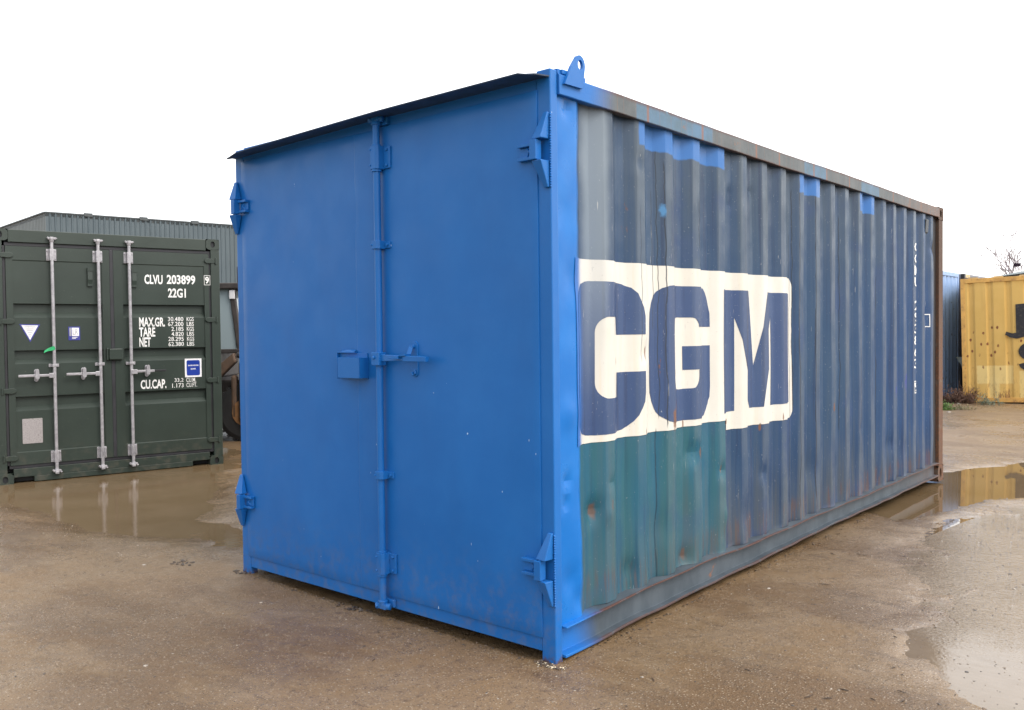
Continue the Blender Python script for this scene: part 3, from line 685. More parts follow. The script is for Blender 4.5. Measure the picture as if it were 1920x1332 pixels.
# hinges
def hinge(sgn, zc, h, parent, xc, strap):
    """sgn=+1 on the right post, -1 on the left post (mirrored)"""
    P = lambda x, y, z: (xc + sgn * x, y, z)
    for s in (1, -1):
        mb = MB(); z0, z1 = zc + s * .046, zc + s * (h / 2)
        b = [P(-.006, -.003, z0), P(-.070, -.006, z0), P(-.070, -.050, z0), P(-.012, -.058, z0)]
        t = [P(-.004, -.003, z1), P(-.030, -.003, z1), P(-.030, -.012, z1), P(-.006, -.014, z1)]
        mb.hexa(b + t); mb.build('hinge_wing', BLUE, parent, bevel=.004)
    mb = MB()
    for k in range(int(h / .011)):
        z = zc - h / 2 + k * .011; rr = .0030 + .0012 * random.random()
        mb.tube([P(-.001, -.002, z), P(.003, -.0055, z + .004), P(-.001, -.002, z + .0085)], rr, 5)
    mb.build('weld_bead', BLUE, parent)
    mb = MB(); mb.tube([P(-.048, -.040, zc - .054), P(-.048, -.040, zc + .054)], .010, 10); mb.box(*sorted((xc - sgn * .072, xc - sgn * .036)), -.060, -.020, zc - .043, zc + .043)
    L = strap
    for s in (1, -1): mb.box(*sorted((xc - sgn * .070, xc - sgn * L)), -.034, -.0062, zc + s * .030 - .007, zc + s * .030 + .007)
    mb.box(*sorted((xc - sgn * .070, xc - sgn * L)), -.016, -.0063, zc - .022, zc + .022)
    mb.tube([P(-.120, -.012, zc - .02), P(-.105, -.020, zc), P(-.120, -.012, zc + .02)], .006, 6)
    mb.build('hinge_strap', BLUE, parent, bevel=.003)
hinge(1, 2.252, .325, DR, 0, .162); hinge(1, .425, .325, DR, 0, .165)
hinge(-1, 2.240, .315, DL, -WD, .150); hinge(-1, .455, .315, DL, -WD, .150)
# rain hood: bent plate along the header
def m_hood():
    m = Mat('dark_blue_hood_paint'); n = m.noise(12, 5, .65)
    c = m.mix(n.st(.3, .7), (.014, .030, .060), (.024, .060, .13)); return m.set(col=c, rough=.5)
HOOD = m_hood()
def hz_(x): return 2.531 + .030 * min(1, (x + 2.22) / 1.25) ** .8 + .004 * max(0, x + 1) if x > -2.22 else 2.531
top = [(-2.466, -.02, 2.552), (-2.335, -.125, 2.512), (-2.217, -.135, 2.531)] + [(-2.217 + 2.147 * k / 14, -.135, hz_(-2.217 + 2.147 * k / 14)) for k in range(1, 15)] + [(-.045, -.118, 2.561), (-.018, -.08, 2.566), (-.004, -.001, 2.571)]
mb = MB(); n = len(top)
wall = [(max(-WD + .002, min(-.003, x)), .002, 2.535 + .025 * sstep) for (x, y, z), sstep in [(p, min(1, max(0, (p[0] + 2.4) / 1.2))) for p in top]]
th = .005
vs = [(x, y, z) for x, y, z in top] + [(x, y, z + .01) for x, y, z in wall] + [(x, y + .002, z - th) for x, y, z in top] + [(x, y, z + .01 - th) for x, y, z in wall]
fs = []
for i in range(n - 1):
    fs += [(i, i + 1, n + i + 1, n + i), (2 * n + i, 3 * n + i, 3 * n + i + 1, 2 * n + i + 1), (i, 2 * n + i, 2 * n + i + 1, i + 1), (n + i, n + i + 1, 3 * n + i + 1, 3 * n + i)]
fs += [(0, n, 3 * n, 2 * n), (n - 1, 3 * n - 1, 4 * n - 1, 2 * n - 1)]
mb.add(vs, fs); mb.build('rain_hood', HOOD, BC, bevel=0)
# lifting lug
lp = [(.072, 2.545), (.205, 2.548), (.222, 2.640)] + arc(.185, 2.650, .038, .042, 0, 150, 10) + [(.120, 2.63)]
hole = arc(.187, 2.650, .018, .022, 0, 360, 16)[:-1]
bm = bmesh.new(); xo, xi = .030, .016
for x in (xo, xi):
    ov = [bm.verts.new((x, y, z)) for y, z in lp]; hv = [bm.verts.new((x, y, z)) for y, z in hole]
    es = [bm.edges.new((a[i], a[(i + 1) % len(a)])) for a in (ov, hv) for i in range(len(a))]
    bmesh.ops.triangle_fill(bm, edges=es, use_beauty=True)
    if x == xo: o1, h1 = ov, hv
for A_, B_ in ((o1, ov), (h1, hv)):
    for i in range(len(A_)):
        j = (i + 1) % len(A_); bm.faces.new((A_[i], A_[j], B_[j], B_[i]))
bmesh.ops.recalc_face_normals(bm, faces=bm.faces)
me = bpy.data.meshes.new('lifting_lug'); bm.to_mesh(me); bm.free(); me.materials.append(BLUE)
lg = bpy.data.objects.new('lifting_lug', me); COL.objects.link(lg); lg.parent = BC; me.transform(Matrix.Translation((-.004, 0, 0)))
MB().box(-.06, .010, .075, .20, 2.590, 2.612).build('lug_foot', BLUE, BC, bevel=.004)
MB().prism([(-.06, 2.592), (.0, 2.592), (.0, 2.611), (-.02, 2.611)], 'y', .052, .26).build('rail_cap', BLUE, BC)
# small vent cowl at the far top
mb = MB(); mb.hexa([(-.045, 5.50, 2.30), (-.045, 5.58, 2.30), (-.002, 5.58, 2.33), (-.002, 5.50, 2.33), (-.045, 5.50, 2.455), (-.045, 5.58, 2.455), (.006, 5.58, 2.445), (.006, 5.50, 2.445)]); mb.build('side_vent', DARKROOF, BC, bevel=.004)
exec_later = None

# ------------------------------------------------------------------ the green container
def m_green():
    m = Mat('olive_green_paint'); n = m.noise(2, 5, .6)
    c = m.mix(n.st(.3, .7), (.024, .035, .028), (.031, .044, .036))
    c = m.mix((m.z * -1 + .5).st(0, .5) * m.noise(12, 6).st(.45, .7) * .5, c, (.10, .09, .07))
    c = m.mix(m.noise(70, 3).st(.74, .76), c, (.15, .15, .12))
    m.bump(m.noise(3, 2), .15, .01); return m.set(col=c, rough=.42, spec=.4)
GREEN = m_green()
GASK = mat_plain('dark_rubber_gasket', (.022, .022, .027), .55)
def m_galv():
    m = Mat('galvanised_steel'); n = m.noise(25, 4)
    return m.set(col=m.mix(n.st(.3, .7), (.30, .29, .31), (.42, .41, .43)), rough=.42, metal=.35)
GALV = m_galv()
GC = empty('shipping_container', 'dark olive green twenty foot container with galvanised locking bars and white weight markings', 'shipping container', (-6.81, 2.529, -.026), 4.485 - math.pi)
GW, GL = 2.28, 6.058
for x0 in (-GW, -.10): MB().box(x0, x0 + .10, .0, .12, .11, 2.48).build('corner_post', GREEN, GC, bevel=.006)
for x1, z, sz in ((0, 2.475, .118), (0, 0, .118), (-GW + .154, 2.475, .118), (-GW + .154, 0, .118)):
    casting(x1, -.004, z, GC, GREEN, .150, .17, sz)
MB().box(-GW + .155, -.151, .002, .10, 2.462, 2.588).build('door_header', GREEN, GC, bevel=.004)
mb = MB(); mb.box(-GW + .155, -.151, .002, .10, .075, .160); mb.box(-1.94, -.345, .002, .10, .020, .0745)
mb.build('door_sill', GREEN, GC, bevel=.003)
MB().box(-GW + .155, -.151, .10, .14, .02, .16).build('fork_pocket', DARK, GC)
mb = MB(); mb.box(-GW + .12, -.085, .022, .05, 2.425, 2.461); mb.box(-GW + .12, -.085, .022, .05, .1605, .195); mb.box(-1.176, -1.140, .012, .05, .1955, 2.4245); mb.box(-GW + .10, -GW + .128, .022, .05, .1955, 2.4245); mb.box(-.120, -.092, .022, .05, .1955, 2.4245)
mb.build('door_gasket', GASK, GC, bevel=.004)
def gdoor(x0, x1, lab, px0, px1):
    """door leaf with three horizontal pressed grooves"""
    zs = [(.196, .012), (.322, .012), (.330, .020), (.745, .020), (.790, .064), (.886, .066), (.893, .020), (1.225, .020), (1.272, .064), (1.357, .066), (1.364, .020), (1.698, .020), (1.748, .064), (1.834, .066), (1.842, .020), (2.276, .020), (2.284, .012), (2.424, .012)]
    mb = MB()
    # frame left and right of the pressed field, then the field itself with end walls
    mb.box(x0, px0, .012, .04, .196, 2.424); mb.box(px1, x1, .012, .04, .196, 2.424)
    vs = []
    for z, y in zs: vs += [(px0, y, z), (px1, y, z)]
    mb.add(vs, [(2 * i, 2 * i + 1, 2 * i + 3, 2 * i + 2) for i in range(len(zs) - 1)])
    for xx_ in (px0, px1):
        for (z0, y0), (z1, y1) in zip(zs, zs[1:]):
            if max(y0, y1) > .012: mb.add([(xx_, .012, z0), (xx_, y0 + .001, z0), (xx_, y1 + .001, z1), (xx_, .012, z1)], [(0, 1, 2, 3)])
    mb.box(x0, x1, .072, .08, .196, 2.424)
    return mb.build('door', GREEN, GC, label=lab)
GD1 = gdoor(-GW + .129, -1.177, 'left door leaf with two locking bars', -GW + .19, -1.255)
GD2 = gdoor(-1.139, -.121, 'right door leaf with white lettering', -1.046, -.175)
def rod(x, par, hx, hdir, hz, black=False):
    mb = MB(); mb.tube([(x, -.030, .085), (x, -.030, 2.52)], .0165, 14); rb = mb.build('locking_bar', GALV, par, smooth=True); sharpen(rb, 40)
    for z0, z1 in ((2.285, 2.405), (.200, .320)):
        mb = MB(); mb.prism([(x - .022, .01), (x - .022, -.045), (x + .022, -.045), (x + .022, .01)], 'z', z0, z1); mb.box(x - .048, x + .048, .004, .011, z0, z1)
        for sx_ in (-.038, .038):
            for zz in (z0 + .02, z1 - .02): mb.tube([(x + sx_, .004, zz), (x + sx_, -.006, zz)], .007, 6)
        mb.build('bar_guide', GALV, rb, bevel=.003)
    mb = MB(); mb.box(x - .048, x + .048, .004, .011, 1.187, 1.220); mb.box(x - .022, x + .022, -.050, .004, 1.190, 1.217)
    mb.build('bar_guide', GALV, rb, bevel=.003)
    for z, s in ((2.505, 1), (.105, -1)):
        mb = MB(); mb.tube([(x, -.03, z - .03 * s), (x, -.03, z)], [.020, .026], 10); mb.box(x - .036, x + .040, -.045, .0, z - .004, z + .018); mb.box(x - .018, x + .018, -.055, -.01, z + .010 * s - .012, z + .010 * s + .012)
        mb.tube([(x + .03, -.03, z), (x + .046, -.04, z + .012 * s)], .011, 8); mb.tube([(x - .03, -.03, z + .01), (x - .04, -.03, z + .018)], .010, 8)
        mb.build('bar_cam', GALV, rb, bevel=.003)
    d = hdir; mb = MB(); mb.box(*sorted((x - .012, x + d * .055)), -.060, -.028, hz - .028, hz + .022)
    xe = x + d * (.20 if black else .335)
    xs_ = sorted((x + d * .05, x + d * (.235 if black else .335)))
    mb.hexa([(xs_[0], -.056, hz - .013), (xs_[1], -.056, hz - .013), (xs_[1], -.040, hz - .013), (xs_[0], -.040, hz - .013), (xs_[0], -.056, hz + .013), (xs_[1], -.056, hz + .013), (xs_[1], -.040, hz + .013), (xs_[0], -.040, hz + .013)])
    hd = mb.build('handle', GALV, rb, bevel=.004)
    if black: MB().box(x + .236, x + .355, -.054, -.042, hz - .010, hz + .012).build('handle_grip', DARK, rb, bevel=.004)
    k = x + d * .165
    mb = MB(); mb.prism(arc(k, hz + .045, .020, .020, 0, 180, 6) + arc(k, hz - .045, .020, .020, 180, 360, 6), 'y', .004, .012)
    mb.prism(arc(k, hz + .052, .016, .016, 0, 180, 6) + arc(k, hz - .02, .020, .020, 180, 360, 6), 'y', -.072, -.060); mb.box(k - .012, k + .012, -.060, .004, hz + .030, hz + .050)
    mb.build('handle_catch', GALV, rb, bevel=.002)
    return rb
rA = rod(-1.735, GD1, 0, -1, 1.105); rod(-1.294, GD1, 0, -1, 1.108); rod(-.985, GD2, 0, 1, 1.115, True)
# twisted wire seals at two bar feet
for x in (-1.294, -.985):
    mb = MB(); mb.tube([(x - .018, -.062, .325), (x + .004, -.068, .27), (x + .010, -.064, .20), (x + .018, -.068, .27), (x + .02, -.062, .325)], .004, 6); mb.build('wire_seal', GALV, GC)
mb = MB(); mb.box(-1.205, -1.070, -.035, .012, 1.247, 1.366); mb.box(-1.228, -1.2055, -.015, .0115, 1.240, 1.375); mb.build('lock_box', GREEN, GC, bevel=.008)
for x in (-1.372, -.930): 
    mb = MB(); mb.box(x - .026, x + .026, -.004, .020, 2.03, 2.225); mb.box(x - .026, x + .026, -.012, -.0045, 2.19, 2.225); mb.hexa([(x - .022, -.003, 2.05), (x + .022, -.003, 2.05), (x + .022, -.0035, 2.05), (x - .022, -.0035, 2.05), (x - .022, -.012, 2.10), (x + .022, -.012, 2.10), (x + .022, -.005, 2.19), (x - .022, -.005, 2.19)])
    mb.build('door_vent', GREEN, GC, bevel=.003)
for x, s, zs in ((-.10, -1, (2.345, 1.675, .985, .300)), (-GW + .128, 1, (2.33, 1.66, .955, .27))):
    for z in zs:
        mb = MB(); e = [(x + s * (-.06), z + .022)] + [(x + s * (.028 + .045 * math.sin(t)), z + .028 * math.cos(t)) for t in (0, .5, 1., 1.57, 2.1, 2.7, 3.14)] + [(x + s * (-.06), z - .022)]
        mb.prism(e, 'y', -.008, .012); mb.tube([(x - s * .055, -.008, z - .035), (x - s * .055, -.008, z + .035)], .011, 8); mb.build('hinge', GREEN, GC, bevel=.003)
# white markings
yt = .0185
for body, x0, x1, z0, z1 in (('CLVU', -.820, -.628, 2.068, 2.172), ('203899', -.584, -.272, 2.072, 2.176), ('22G1', -.573, -.379, 1.923, 2.026), ('MAX.GR.', -.885, -.613, 1.599, 1.702),
                             ('TARE', -.887, -.718, 1.490, 1.592), ('NET', -.887, -.768, 1.379, 1.482), ('CU.CAP.', -.883, -.612, .914, 1.016)):
    text_obj('painted_lettering', body, x0, x1, z0, z1, yt, PW, GD2, .028)
text_obj('painted_lettering', '9', -.163, -.120, 2.086, 2.166, .0105, PW, GD2, .028)
mb = MB()
for a, b, c, d in ((-.176, -.106, 2.176, 2.181), (-.176, -.106, 2.070, 2.075), (-.176, -.171, 2.0755, 2.1755), (-.111, -.106, 2.0755, 2.1755)): mb.box(a, b, .0105, .0118, c, d)
mb.build('painted_lettering', PW, GD2)
rows = [('30.480', 'KGS', 1.660), ('67.200', 'LBS', 1.605), ('2.185', 'KGS', 1.550), ('4.820', 'LBS', 1.494), ('28.295', 'KGS', 1.438), ('62.380', 'LBS', 1.381)]
for num, u, z in rows:
    text_obj('painted_lettering', num, -.580 if len(num) == 6 else -.545, -.413, z, z + .046, yt, PW, GD2, .004); text_obj('painted_lettering', u, -.376, -.298, z, z + .046, yt, PW, GD2, .004)
for num, u, z, a, b in (('33,2', 'CU.M.', .972, -.522, -.287), ('1.173', 'CU.FT.', .915, -.549, -.277)):
    text_obj('painted_lettering', num, a, -.425, z, z + .048, yt, PW, GD2, .004); text_obj('painted_lettering', u, -.394, b, z, z + .048, yt, PW, GD2, .004)
# stickers
SB = mat_plain('sticker_blue', (.010, .035, .26), .35, var=.1); SBL = mat_plain('sticker_violet_blue', (.045, .05, .26), .4, var=.1); SW = mat_plain('sticker_white', (.72, .72, .74), .4, var=.05)
def rrect(x0, x1, z0, z1, r): return arc(x1 - r, z1 - r, r, r, 0, 90, 4) + arc(x0 + r, z1 - r, r, r, 90, 180, 4) + arc(x0 + r, z0 + r, r, r, 180, 270, 4) + arc(x1 - r, z0 + r, r, r, 270, 360, 4)
st = MB().prism(rrect(-.407, -.222, 1.026, 1.236, .004), 'y', .0165, .0195).build('sticker', SW, GD2, label='square blue and white sticker')
MB().prism(rrect(-.388, -.241, 1.045, 1.218, .018), 'y', .0150, .0164).build('sticker_field', SB, st)
text_obj('sticker_lettering', 'BLADED ADDRESS', -.372, -.257, 1.152, 1.166, .0143, SW, st, .03); text_obj('sticker_lettering', 'DOOR', -.343, -.287, 1.112, 1.128, .0143, SW, st, .03)
st = MB().prism([(-2.040, 1.632), (-1.852, 1.628), (-1.946, 1.448)], 'y', .0170, .0195).build('sticker', SBL, GD1, label='white triangular attention sticker')
MB().prism([(-2.022, 1.622), (-1.870, 1.618), (-1.946, 1.470)], 'y', .0155, .0169).build('sticker_field', SW, st)
GREYT = mat_plain('pale_grey_print', (.35, .35, .37), .5, var=.1)
text_obj('sticker_lettering', 'ATTENTION', -1.995, -1.897, 1.598, 1.611, .0145, GREYT, st, .01)
for i, w in enumerate((.036, .028, .020, .014, .010)): MB().box(-1.946 - w, -1.946 + w, .0145, .0154, 1.580 - i * .018, 1.585 - i * .018).build('print_line', GREYT, st)
st = MB().prism(rrect(-1.590, -1.478, 1.462, 1.604, .002), 'y', .0165, .0195).build('sticker', SBL, GD1, label='small blue and white square sticker')
MB().box(-1.558, -1.488, .0150, .0164, 1.505, 1.592).build('sticker_field', SW, st); text_obj('sticker_lettering', 'LR', -1.548, -1.498, 1.520, 1.578, .0143, GREYT, st, .0)
MB().box(-1.580, -1.565, .0150, .0164, 1.505, 1.592).build('sticker_field', GREYT, st)
MB().box(-1.556, -1.505, .0150, .0164, 1.488, 1.495).box(-1.556, -1.520, .0150, .0164, 1.476, 1.482).build('sticker_field', SW, st)
def m_plate():
    m = Mat('aluminium_data_plate'); ln = m.noise(1, 3, .7, vec=m.vec(m.x * 60, m.y, m.z * 160)); return m.set(col=m.mix(ln.st(.5, .62, 0, .6), (.42, .39, .39), (.12, .11, .11)), rough=.4, metal=.4)
MB().prism(rrect(-2.036, -1.852, .410, .665, .008), 'y', .0150, .0195).build('data_plate', m_plate(), GD1)
mb = MB(); TG = mat_plain('green_plastic_tape', (.02, .33, .12), .4)
mb.add([(-1.755, -.049, 1.40), (-1.735, -.050, 1.405), (-1.725, -.050, 1.37), (-1.75, -.050, 1.36), (-1.80, -.056, 1.352), (-1.835, -.05, 1.335), (-1.825, -.045, 1.36), (-1.79, -.052, 1.385)], [(0, 1, 2, 3), (0, 3, 4, 7), (7, 4, 5, 6)])
tp = mb.build('seal_tag', TG, GC); tp.modifiers.new('s', 'SOLIDIFY').thickness = .002
# body behind the doors
def corr_sheet(mb, pts2, z0, z1, mi=0):
    vs = [(x, y, z) for x, y in pts2 for z in (z0, z1)]; mb.add(vs, [(2 * i, 2 * i + 2, 2 * i + 3, 2 * i + 1) for i in range(len(pts2) - 1)], mi)
def corr_line(L0, L1, pitch, d, f=(.25, .25, .25)):
    out = [(L0, 0)]; a = L0 + .05
    while a + pitch < L1:
        out += [(a, 0), (a + pitch * f[0], d), (a + pitch * (f[0] + f[1]), d), (a + pitch * (f[0] + f[1] + f[2]), 0)]; a += pitch
    return out + [(L1, 0)]
for xs_, s in ((-.01, -1), (-GW + .01, 1)):
    mb = MB(); corr_sheet(mb, [(xs_ + s * d, y) for y, d in corr_line(.13, GL - .1, .28, .036)], .13, 2.5); mb.box(min(xs_, xs_ + s * .05), max(xs_, xs_ + s * .05), .13, GL, .03, .14); mb.box(min(xs_, xs_ + s * .05), max(xs_, xs_ + s * .05), .13, GL, 2.48, 2.58)
    mb.build('side_panel', GREEN, GC)
MB().box(-GW + .02, -.02, .11, GL - .01, 2.555, 2.575).build('roof_panel', GREEN, GC)
MB().box(-GW, 0, GL - .05, GL, 0, 2.591).build('end_panel', GREEN, GC)
MB().box(-GW + .1, -.1, .15, GL - .1, .12, .15).build('floor', DARK, GC)

# ------------------------------------------------------------------ plain containers behind, long side facing local +X
def plain_container(label, loc, rz, H, L, prof, mat, railmat, postmat, roofbumps=False, tilt=0):
    o = empty('shipping_container', label, 'shipping container', loc, rz); o.rotation_euler = (tilt, 0, rz)
    WID = 2.438; pitch, dep, f = prof
    mb = MB(); corr_sheet(mb, [(-.012 - d, y) for y, d in corr_line(.06, L - .06, pitch, dep, f)], .10, H - .08); mb.build('side_panel', mat, o)
    mb = MB(); corr_sheet(mb, [(-WID + .012 + d, y) for y, d in corr_line(.06, L - .06, pitch, dep, f)], .10, H - .08); mb.build('side_panel', mat, o)
    for y0, sg in ((.012, 1), (L - .012, -1)):
        mb = MB(); corr_sheet(mb, [(-x, y0 + sg * d) for x, d in corr_line(.06, WID - .06, pitch, dep, f)], .10, H - .08); mb.build('end_panel', mat, o)
    for x0 in (-.07, -WID):
        for y0 in (0, L - .07):
            MB().box(x0, x0 + .07, y0, y0 + .07, 0, H - .002).build('corner_post', postmat, o, bevel=.004)
    for x0 in (-.055, -WID + .003): 
        MB().box(x0, x0 + .055, .071, L - .071, H - .085, H - .004).build('top_rail', railmat, o, bevel=.004)
        MB().box(x0, x0 + .050, .071, L - .071, .03, .115).build('bottom_rail', railmat, o, bevel=.004)
    for y0 in (.003, L - .053):
        MB().box(-WID + .071, -.071, y0, y0 + .05, H - .085, H - .004).build('end_rail', railmat, o, bevel=.003); MB().box(-WID + .071, -.071, y0, y0 + .05, .03, .12).build('end_rail', railmat, o, bevel=.003)
    MB().box(-WID + .03, -.03, .03, L - .03, H - .04, H - .02).build('roof_panel', railmat, o)
    if roofbumps:
        mb = MB(); y = .22
        while y < L - .2:
            mb.prism([(y - .10, H - .018), (y + .10, H - .018), (y + .07, H + .022), (y - .07, H + .022)], 'x', -WID + .1, -.035); y += .42
        mb.build('roof_rib', mat_plain('sun_bleached_roof_paint', (.50, .38, .20), .6), o)
    return o
def m_yellow():
    m = Mat('weathered_yellow_paint'); n = m.noise(1.5, 5, .6); st1 = m.noise(1, 5, .65, vec=m.vec(m.x * 8, m.y * 9, m.z * .7))
    c = m.mix(n.st(.3, .7), (.60, .37, .098), (.66, .42, .125)); c = m.mix(st1.st(.5, .75, 0, .45), c, (.52, .31, .085))
    # patches of paler repair paint low down
    for y0, y1, z0, z1 in ((.25, .85, .38, .72), (.45, .62, .08, .5), (.95, 1.10, .05, .62), (1.02, 1.35, .36, .55), (1.6, 2.2, .1, .5)):
        w = (m.noise(14, 4) - .5) * .04; yy_, zz_ = m.y + w, m.z + w
        c = m.mix(yy_.st(y0 - .01, y0 + .01) * (yy_ * -1).st(-y1 - .01, -y1 + .01) * zz_.st(z0 - .01, z0 + .01) * (zz_ * -1).st(-z1 - .01, -z1 + .01) * .8, c, (.74, .55, .22))
    low = (m.z * -1 + 1.0).st(.35, 1.0); rl = m.noise(1, 6, .75, vec=m.vec(m.x * 14, m.y * 16, m.z * 5))
    c = m.mix(low * rl.st(.50, .60) * .85, c, (.17, .07, .03))
    # rows of rust marks at old rivets
    v, vc = m.voro(1, vec=m.vec(m.y * 7.2, m.z * 4.6, 0.), rnd=.75)
    band = m.z.st(.55, .7) * (m.z * -1).st(-1.65, -1.45) * (m.y * -1).st(-2.6, -2.4)
    sel = m.noise(3.1, 2).st(.42, .5)
    c = m.mix((v * -1 + (m.noise(30, 3) - .5) * .15).st(-.17, -.09) * band * sel, c, (.20, .07, .025))
    top = m.z.st(2.30, 2.36) * m.noise(7, 6, .7).st(.4, .6) * .5; c = m.mix(top, c, (.33, .14, .05))
    c = m.mix(m.z.st(2.20, 2.3) * .3, c, (.55, .30, .06))
    return m.set(col=c, rough=.6, spec=.3)
YEL = m_yellow()
YR = mat_plain('yellow_rail_paint', (.60, .33, .08), .55, var=.15, scale=5, dirt=(.25, .10, .04))
YC = plain_container('mustard yellow container with rust spots, pale repair patches and black painted marks', (-2.07, 15.42, 0), R(-90 + 6), 2.385, 6.06, (.31, .030, (.13, .16, .13)), YEL, YR, YR, True, 0)
YC.rotation_euler = (R(1.3), 0, R(-80))
# slight fall of the yard: far end stands a little higher
BLK = mat_plain('black_sprayed_paint', (.014, .013, .016), .6, var=.3, scale=9, dirt=(.10, .08, .05))
def ymark(poly, name='painted_mark'):
    mb = MB(); mb.prism([(a - .15, b) for a, b in poly], 'x', .0005, .003); return mb.build(name, BLK, YC)
ymark([(1.06, 1.86), (1.90, 1.90), (1.88, 1.36), (1.50, 1.33), (1.07, 1.22), (.96, 1.245), (.88, 1.30), (.90, 1.355), (1.00, 1.32), (1.06, 1.33)])
ymark(arc(1.36, .98, .27, .19, 0, 360, 26)[:-1]); ymark([(1.09, .74), (1.14, .76), (1.75, .78), (1.72, .60), (1.4, .56), (1.2, .62), (1.12, .68)])
def m_lb(name, c1, c2, d):
    m = Mat(name); s1 = m.noise(1, 5, .6, vec=m.vec(m.x * 8, m.y * 9, m.z * .8)); c = m.mix(s1.st(.3, .7), c1, c2); c = m.mix(m.noise(8, 6, .75).st(.6, .68) * .8, c, d)
    return m.set(col=c, rough=.5)
LBM = m_lb('pale_blue_container_paint', (.24, .37, .62), (.30, .43, .68), (.10, .10, .14)); GRM = m_lb('grey_container_paint', (.14, .14, .17), (.20, .19, .22), (.18, .10, .06))
plain_container('pale blue container seen in the gap between the rusty rear post and the yellow container', (-2.55, 11.02, 0), 0, 2.591, 6.058, (.278, .036, (.25, .25, .25)), LBM, LBM, LBM)
gc2 = plain_container('grey container whose top edge shows above the yellow container', (-2.50, 17.30, 0), 0, 2.591, 6.058, (.278, .036, (.25, .25, .25)), GRM, mat_plain('grey_rail_paint', (.20, .21, .25), .5), mat_plain('black_frame_paint', (.015, .015, .018), .6))
mb = MB(); 
for k in range(3): mb.hexa([(.0005, .10 + k * .12, 2.51), (.003, .10 + k * .12, 2.51), (.003, .16 + k * .12, 2.51), (.0005, .16 + k * .12, 2.51), (.0005, .15 + k * .12, 2.585), (.003, .15 + k * .12, 2.585), (.003, .21 + k * .12, 2.585), (.0005, .21 + k * .12, 2.585)])
mb.build('warning_stripe', mat_plain('pale_yellow_stripe', (.65, .5, .2), .5), gc2)
# crumpled sheet of roofing wedged in the gap
mb = MB(); pr = [(0, .38), (.03, .36), (.06, .27), (.10, .23), (.12, .15), (.17, .12), (.19, .02), (.24, 0), (.5, 0), (.5, .38)]
mb.prism(pr, 'y', 0, .012); cs = mb.build('metal_sheet', mat_plain('grey_green_sheet', (.30, .33, .29), .5, dirt=(.16, .15, .12))); cs.location = (-2.40, 16.2, .49); cs.rotation_euler = (R(6), 0, R(15))
tag(cs, 'crumpled grey-green metal sheet sticking out between the pale blue and yellow containers', 'metal sheet')

# ------------------------------------------------------------------ warehouse
def m_clad(name, c1, c2):
    m = Mat(name); n = m.noise(.6, 4); c = m.mix(n.st(.3, .7), c1, c2)
    c = m.mix(m.noise(1, 5, .6, vec=m.vec(m.x * 1.5, m.y * 1.5, m.z * .3)).st(.5, .8, 0, .4), c, tuple(v * .7 for v in c1)); return m.set(col=c, rough=.5)
WH = empty('warehouse', 'big grey ribbed-metal warehouse rising behind the green container', 'warehouse', (-39.228, 13.582, 0))
CL = m_clad('grey_cladding', (.058, .082, .096), (.072, .098, .112)); CL2 = m_clad('pale_grey_cladding', (.13, .15, .15), (.15, .17, .17)); TRIM = mat_plain('dark_roof_trim', (.05, .06, .065), .5)
def clad(d, L, mat, name, z1=7.05, nrm=1):
    d = Vector(d).normalized(); nn = Vector((-d.y, d.x)) * nrm; mb = MB(); t = 0; line = []
    while t < L: line += [(t, 0), (t + .13, 0), (t + .16, .035), (t + .20, .035)]; t += .23
    line.append((L, 0)); corr_sheet(mb, [(d.x * a + nn.x * b, d.y * a + nn.y * b) for a, b in line], 0, z1)
    return mb.build(name, mat, WH)
dr_ = (1.545, 8.563); dl_ = (-7.54, .79)
clad(dr_, 34, CL, 'wall', nrm=-1); clad(dl_, 26, CL2, 'wall', nrm=-1)
A_ = Vector(dr_).normalized(); B_ = Vector(dl_).normalized()
def quadbox(mb, p, d, L, w, z0, z1):
    d = Vector(d).normalized(); n_ = Vector((-d.y, d.x)) * w; q = [Vector(p), Vector(p) + d * L, Vector(p) + d * L + n_, Vector(p) + n_]
    mb.hexa([(a.x, a.y, z0) for a in q] + [(a.x, a.y, z1) for a in q])
mb = MB(); quadbox(mb, A_ * 0 - Vector((-A_.y, A_.x)) * .06, A_, 34, .12, 7.05, 7.105); quadbox(mb, B_ * .0 - Vector((-B_.y, B_.x)) * .06, B_, 26, .12, 7.051, 7.104)
for k in range(14): quadbox(mb, A_ * (1.6 + 2.45 * k) - Vector((-A_.y, A_.x)) * .07, A_, .35, .14, 7.0, 7.16)
mb.build('roof_trim', TRIM, WH)
mb = MB(); q = [Vector((0, 0)), A_ * 34, A_ * 34 + B_ * 26, B_ * 26]; mb.hexa([(a.x, a.y, 6.9) for a in q] + [(a.x, a.y, 7.0) for a in q]); mb.build('roof', TRIM, WH)

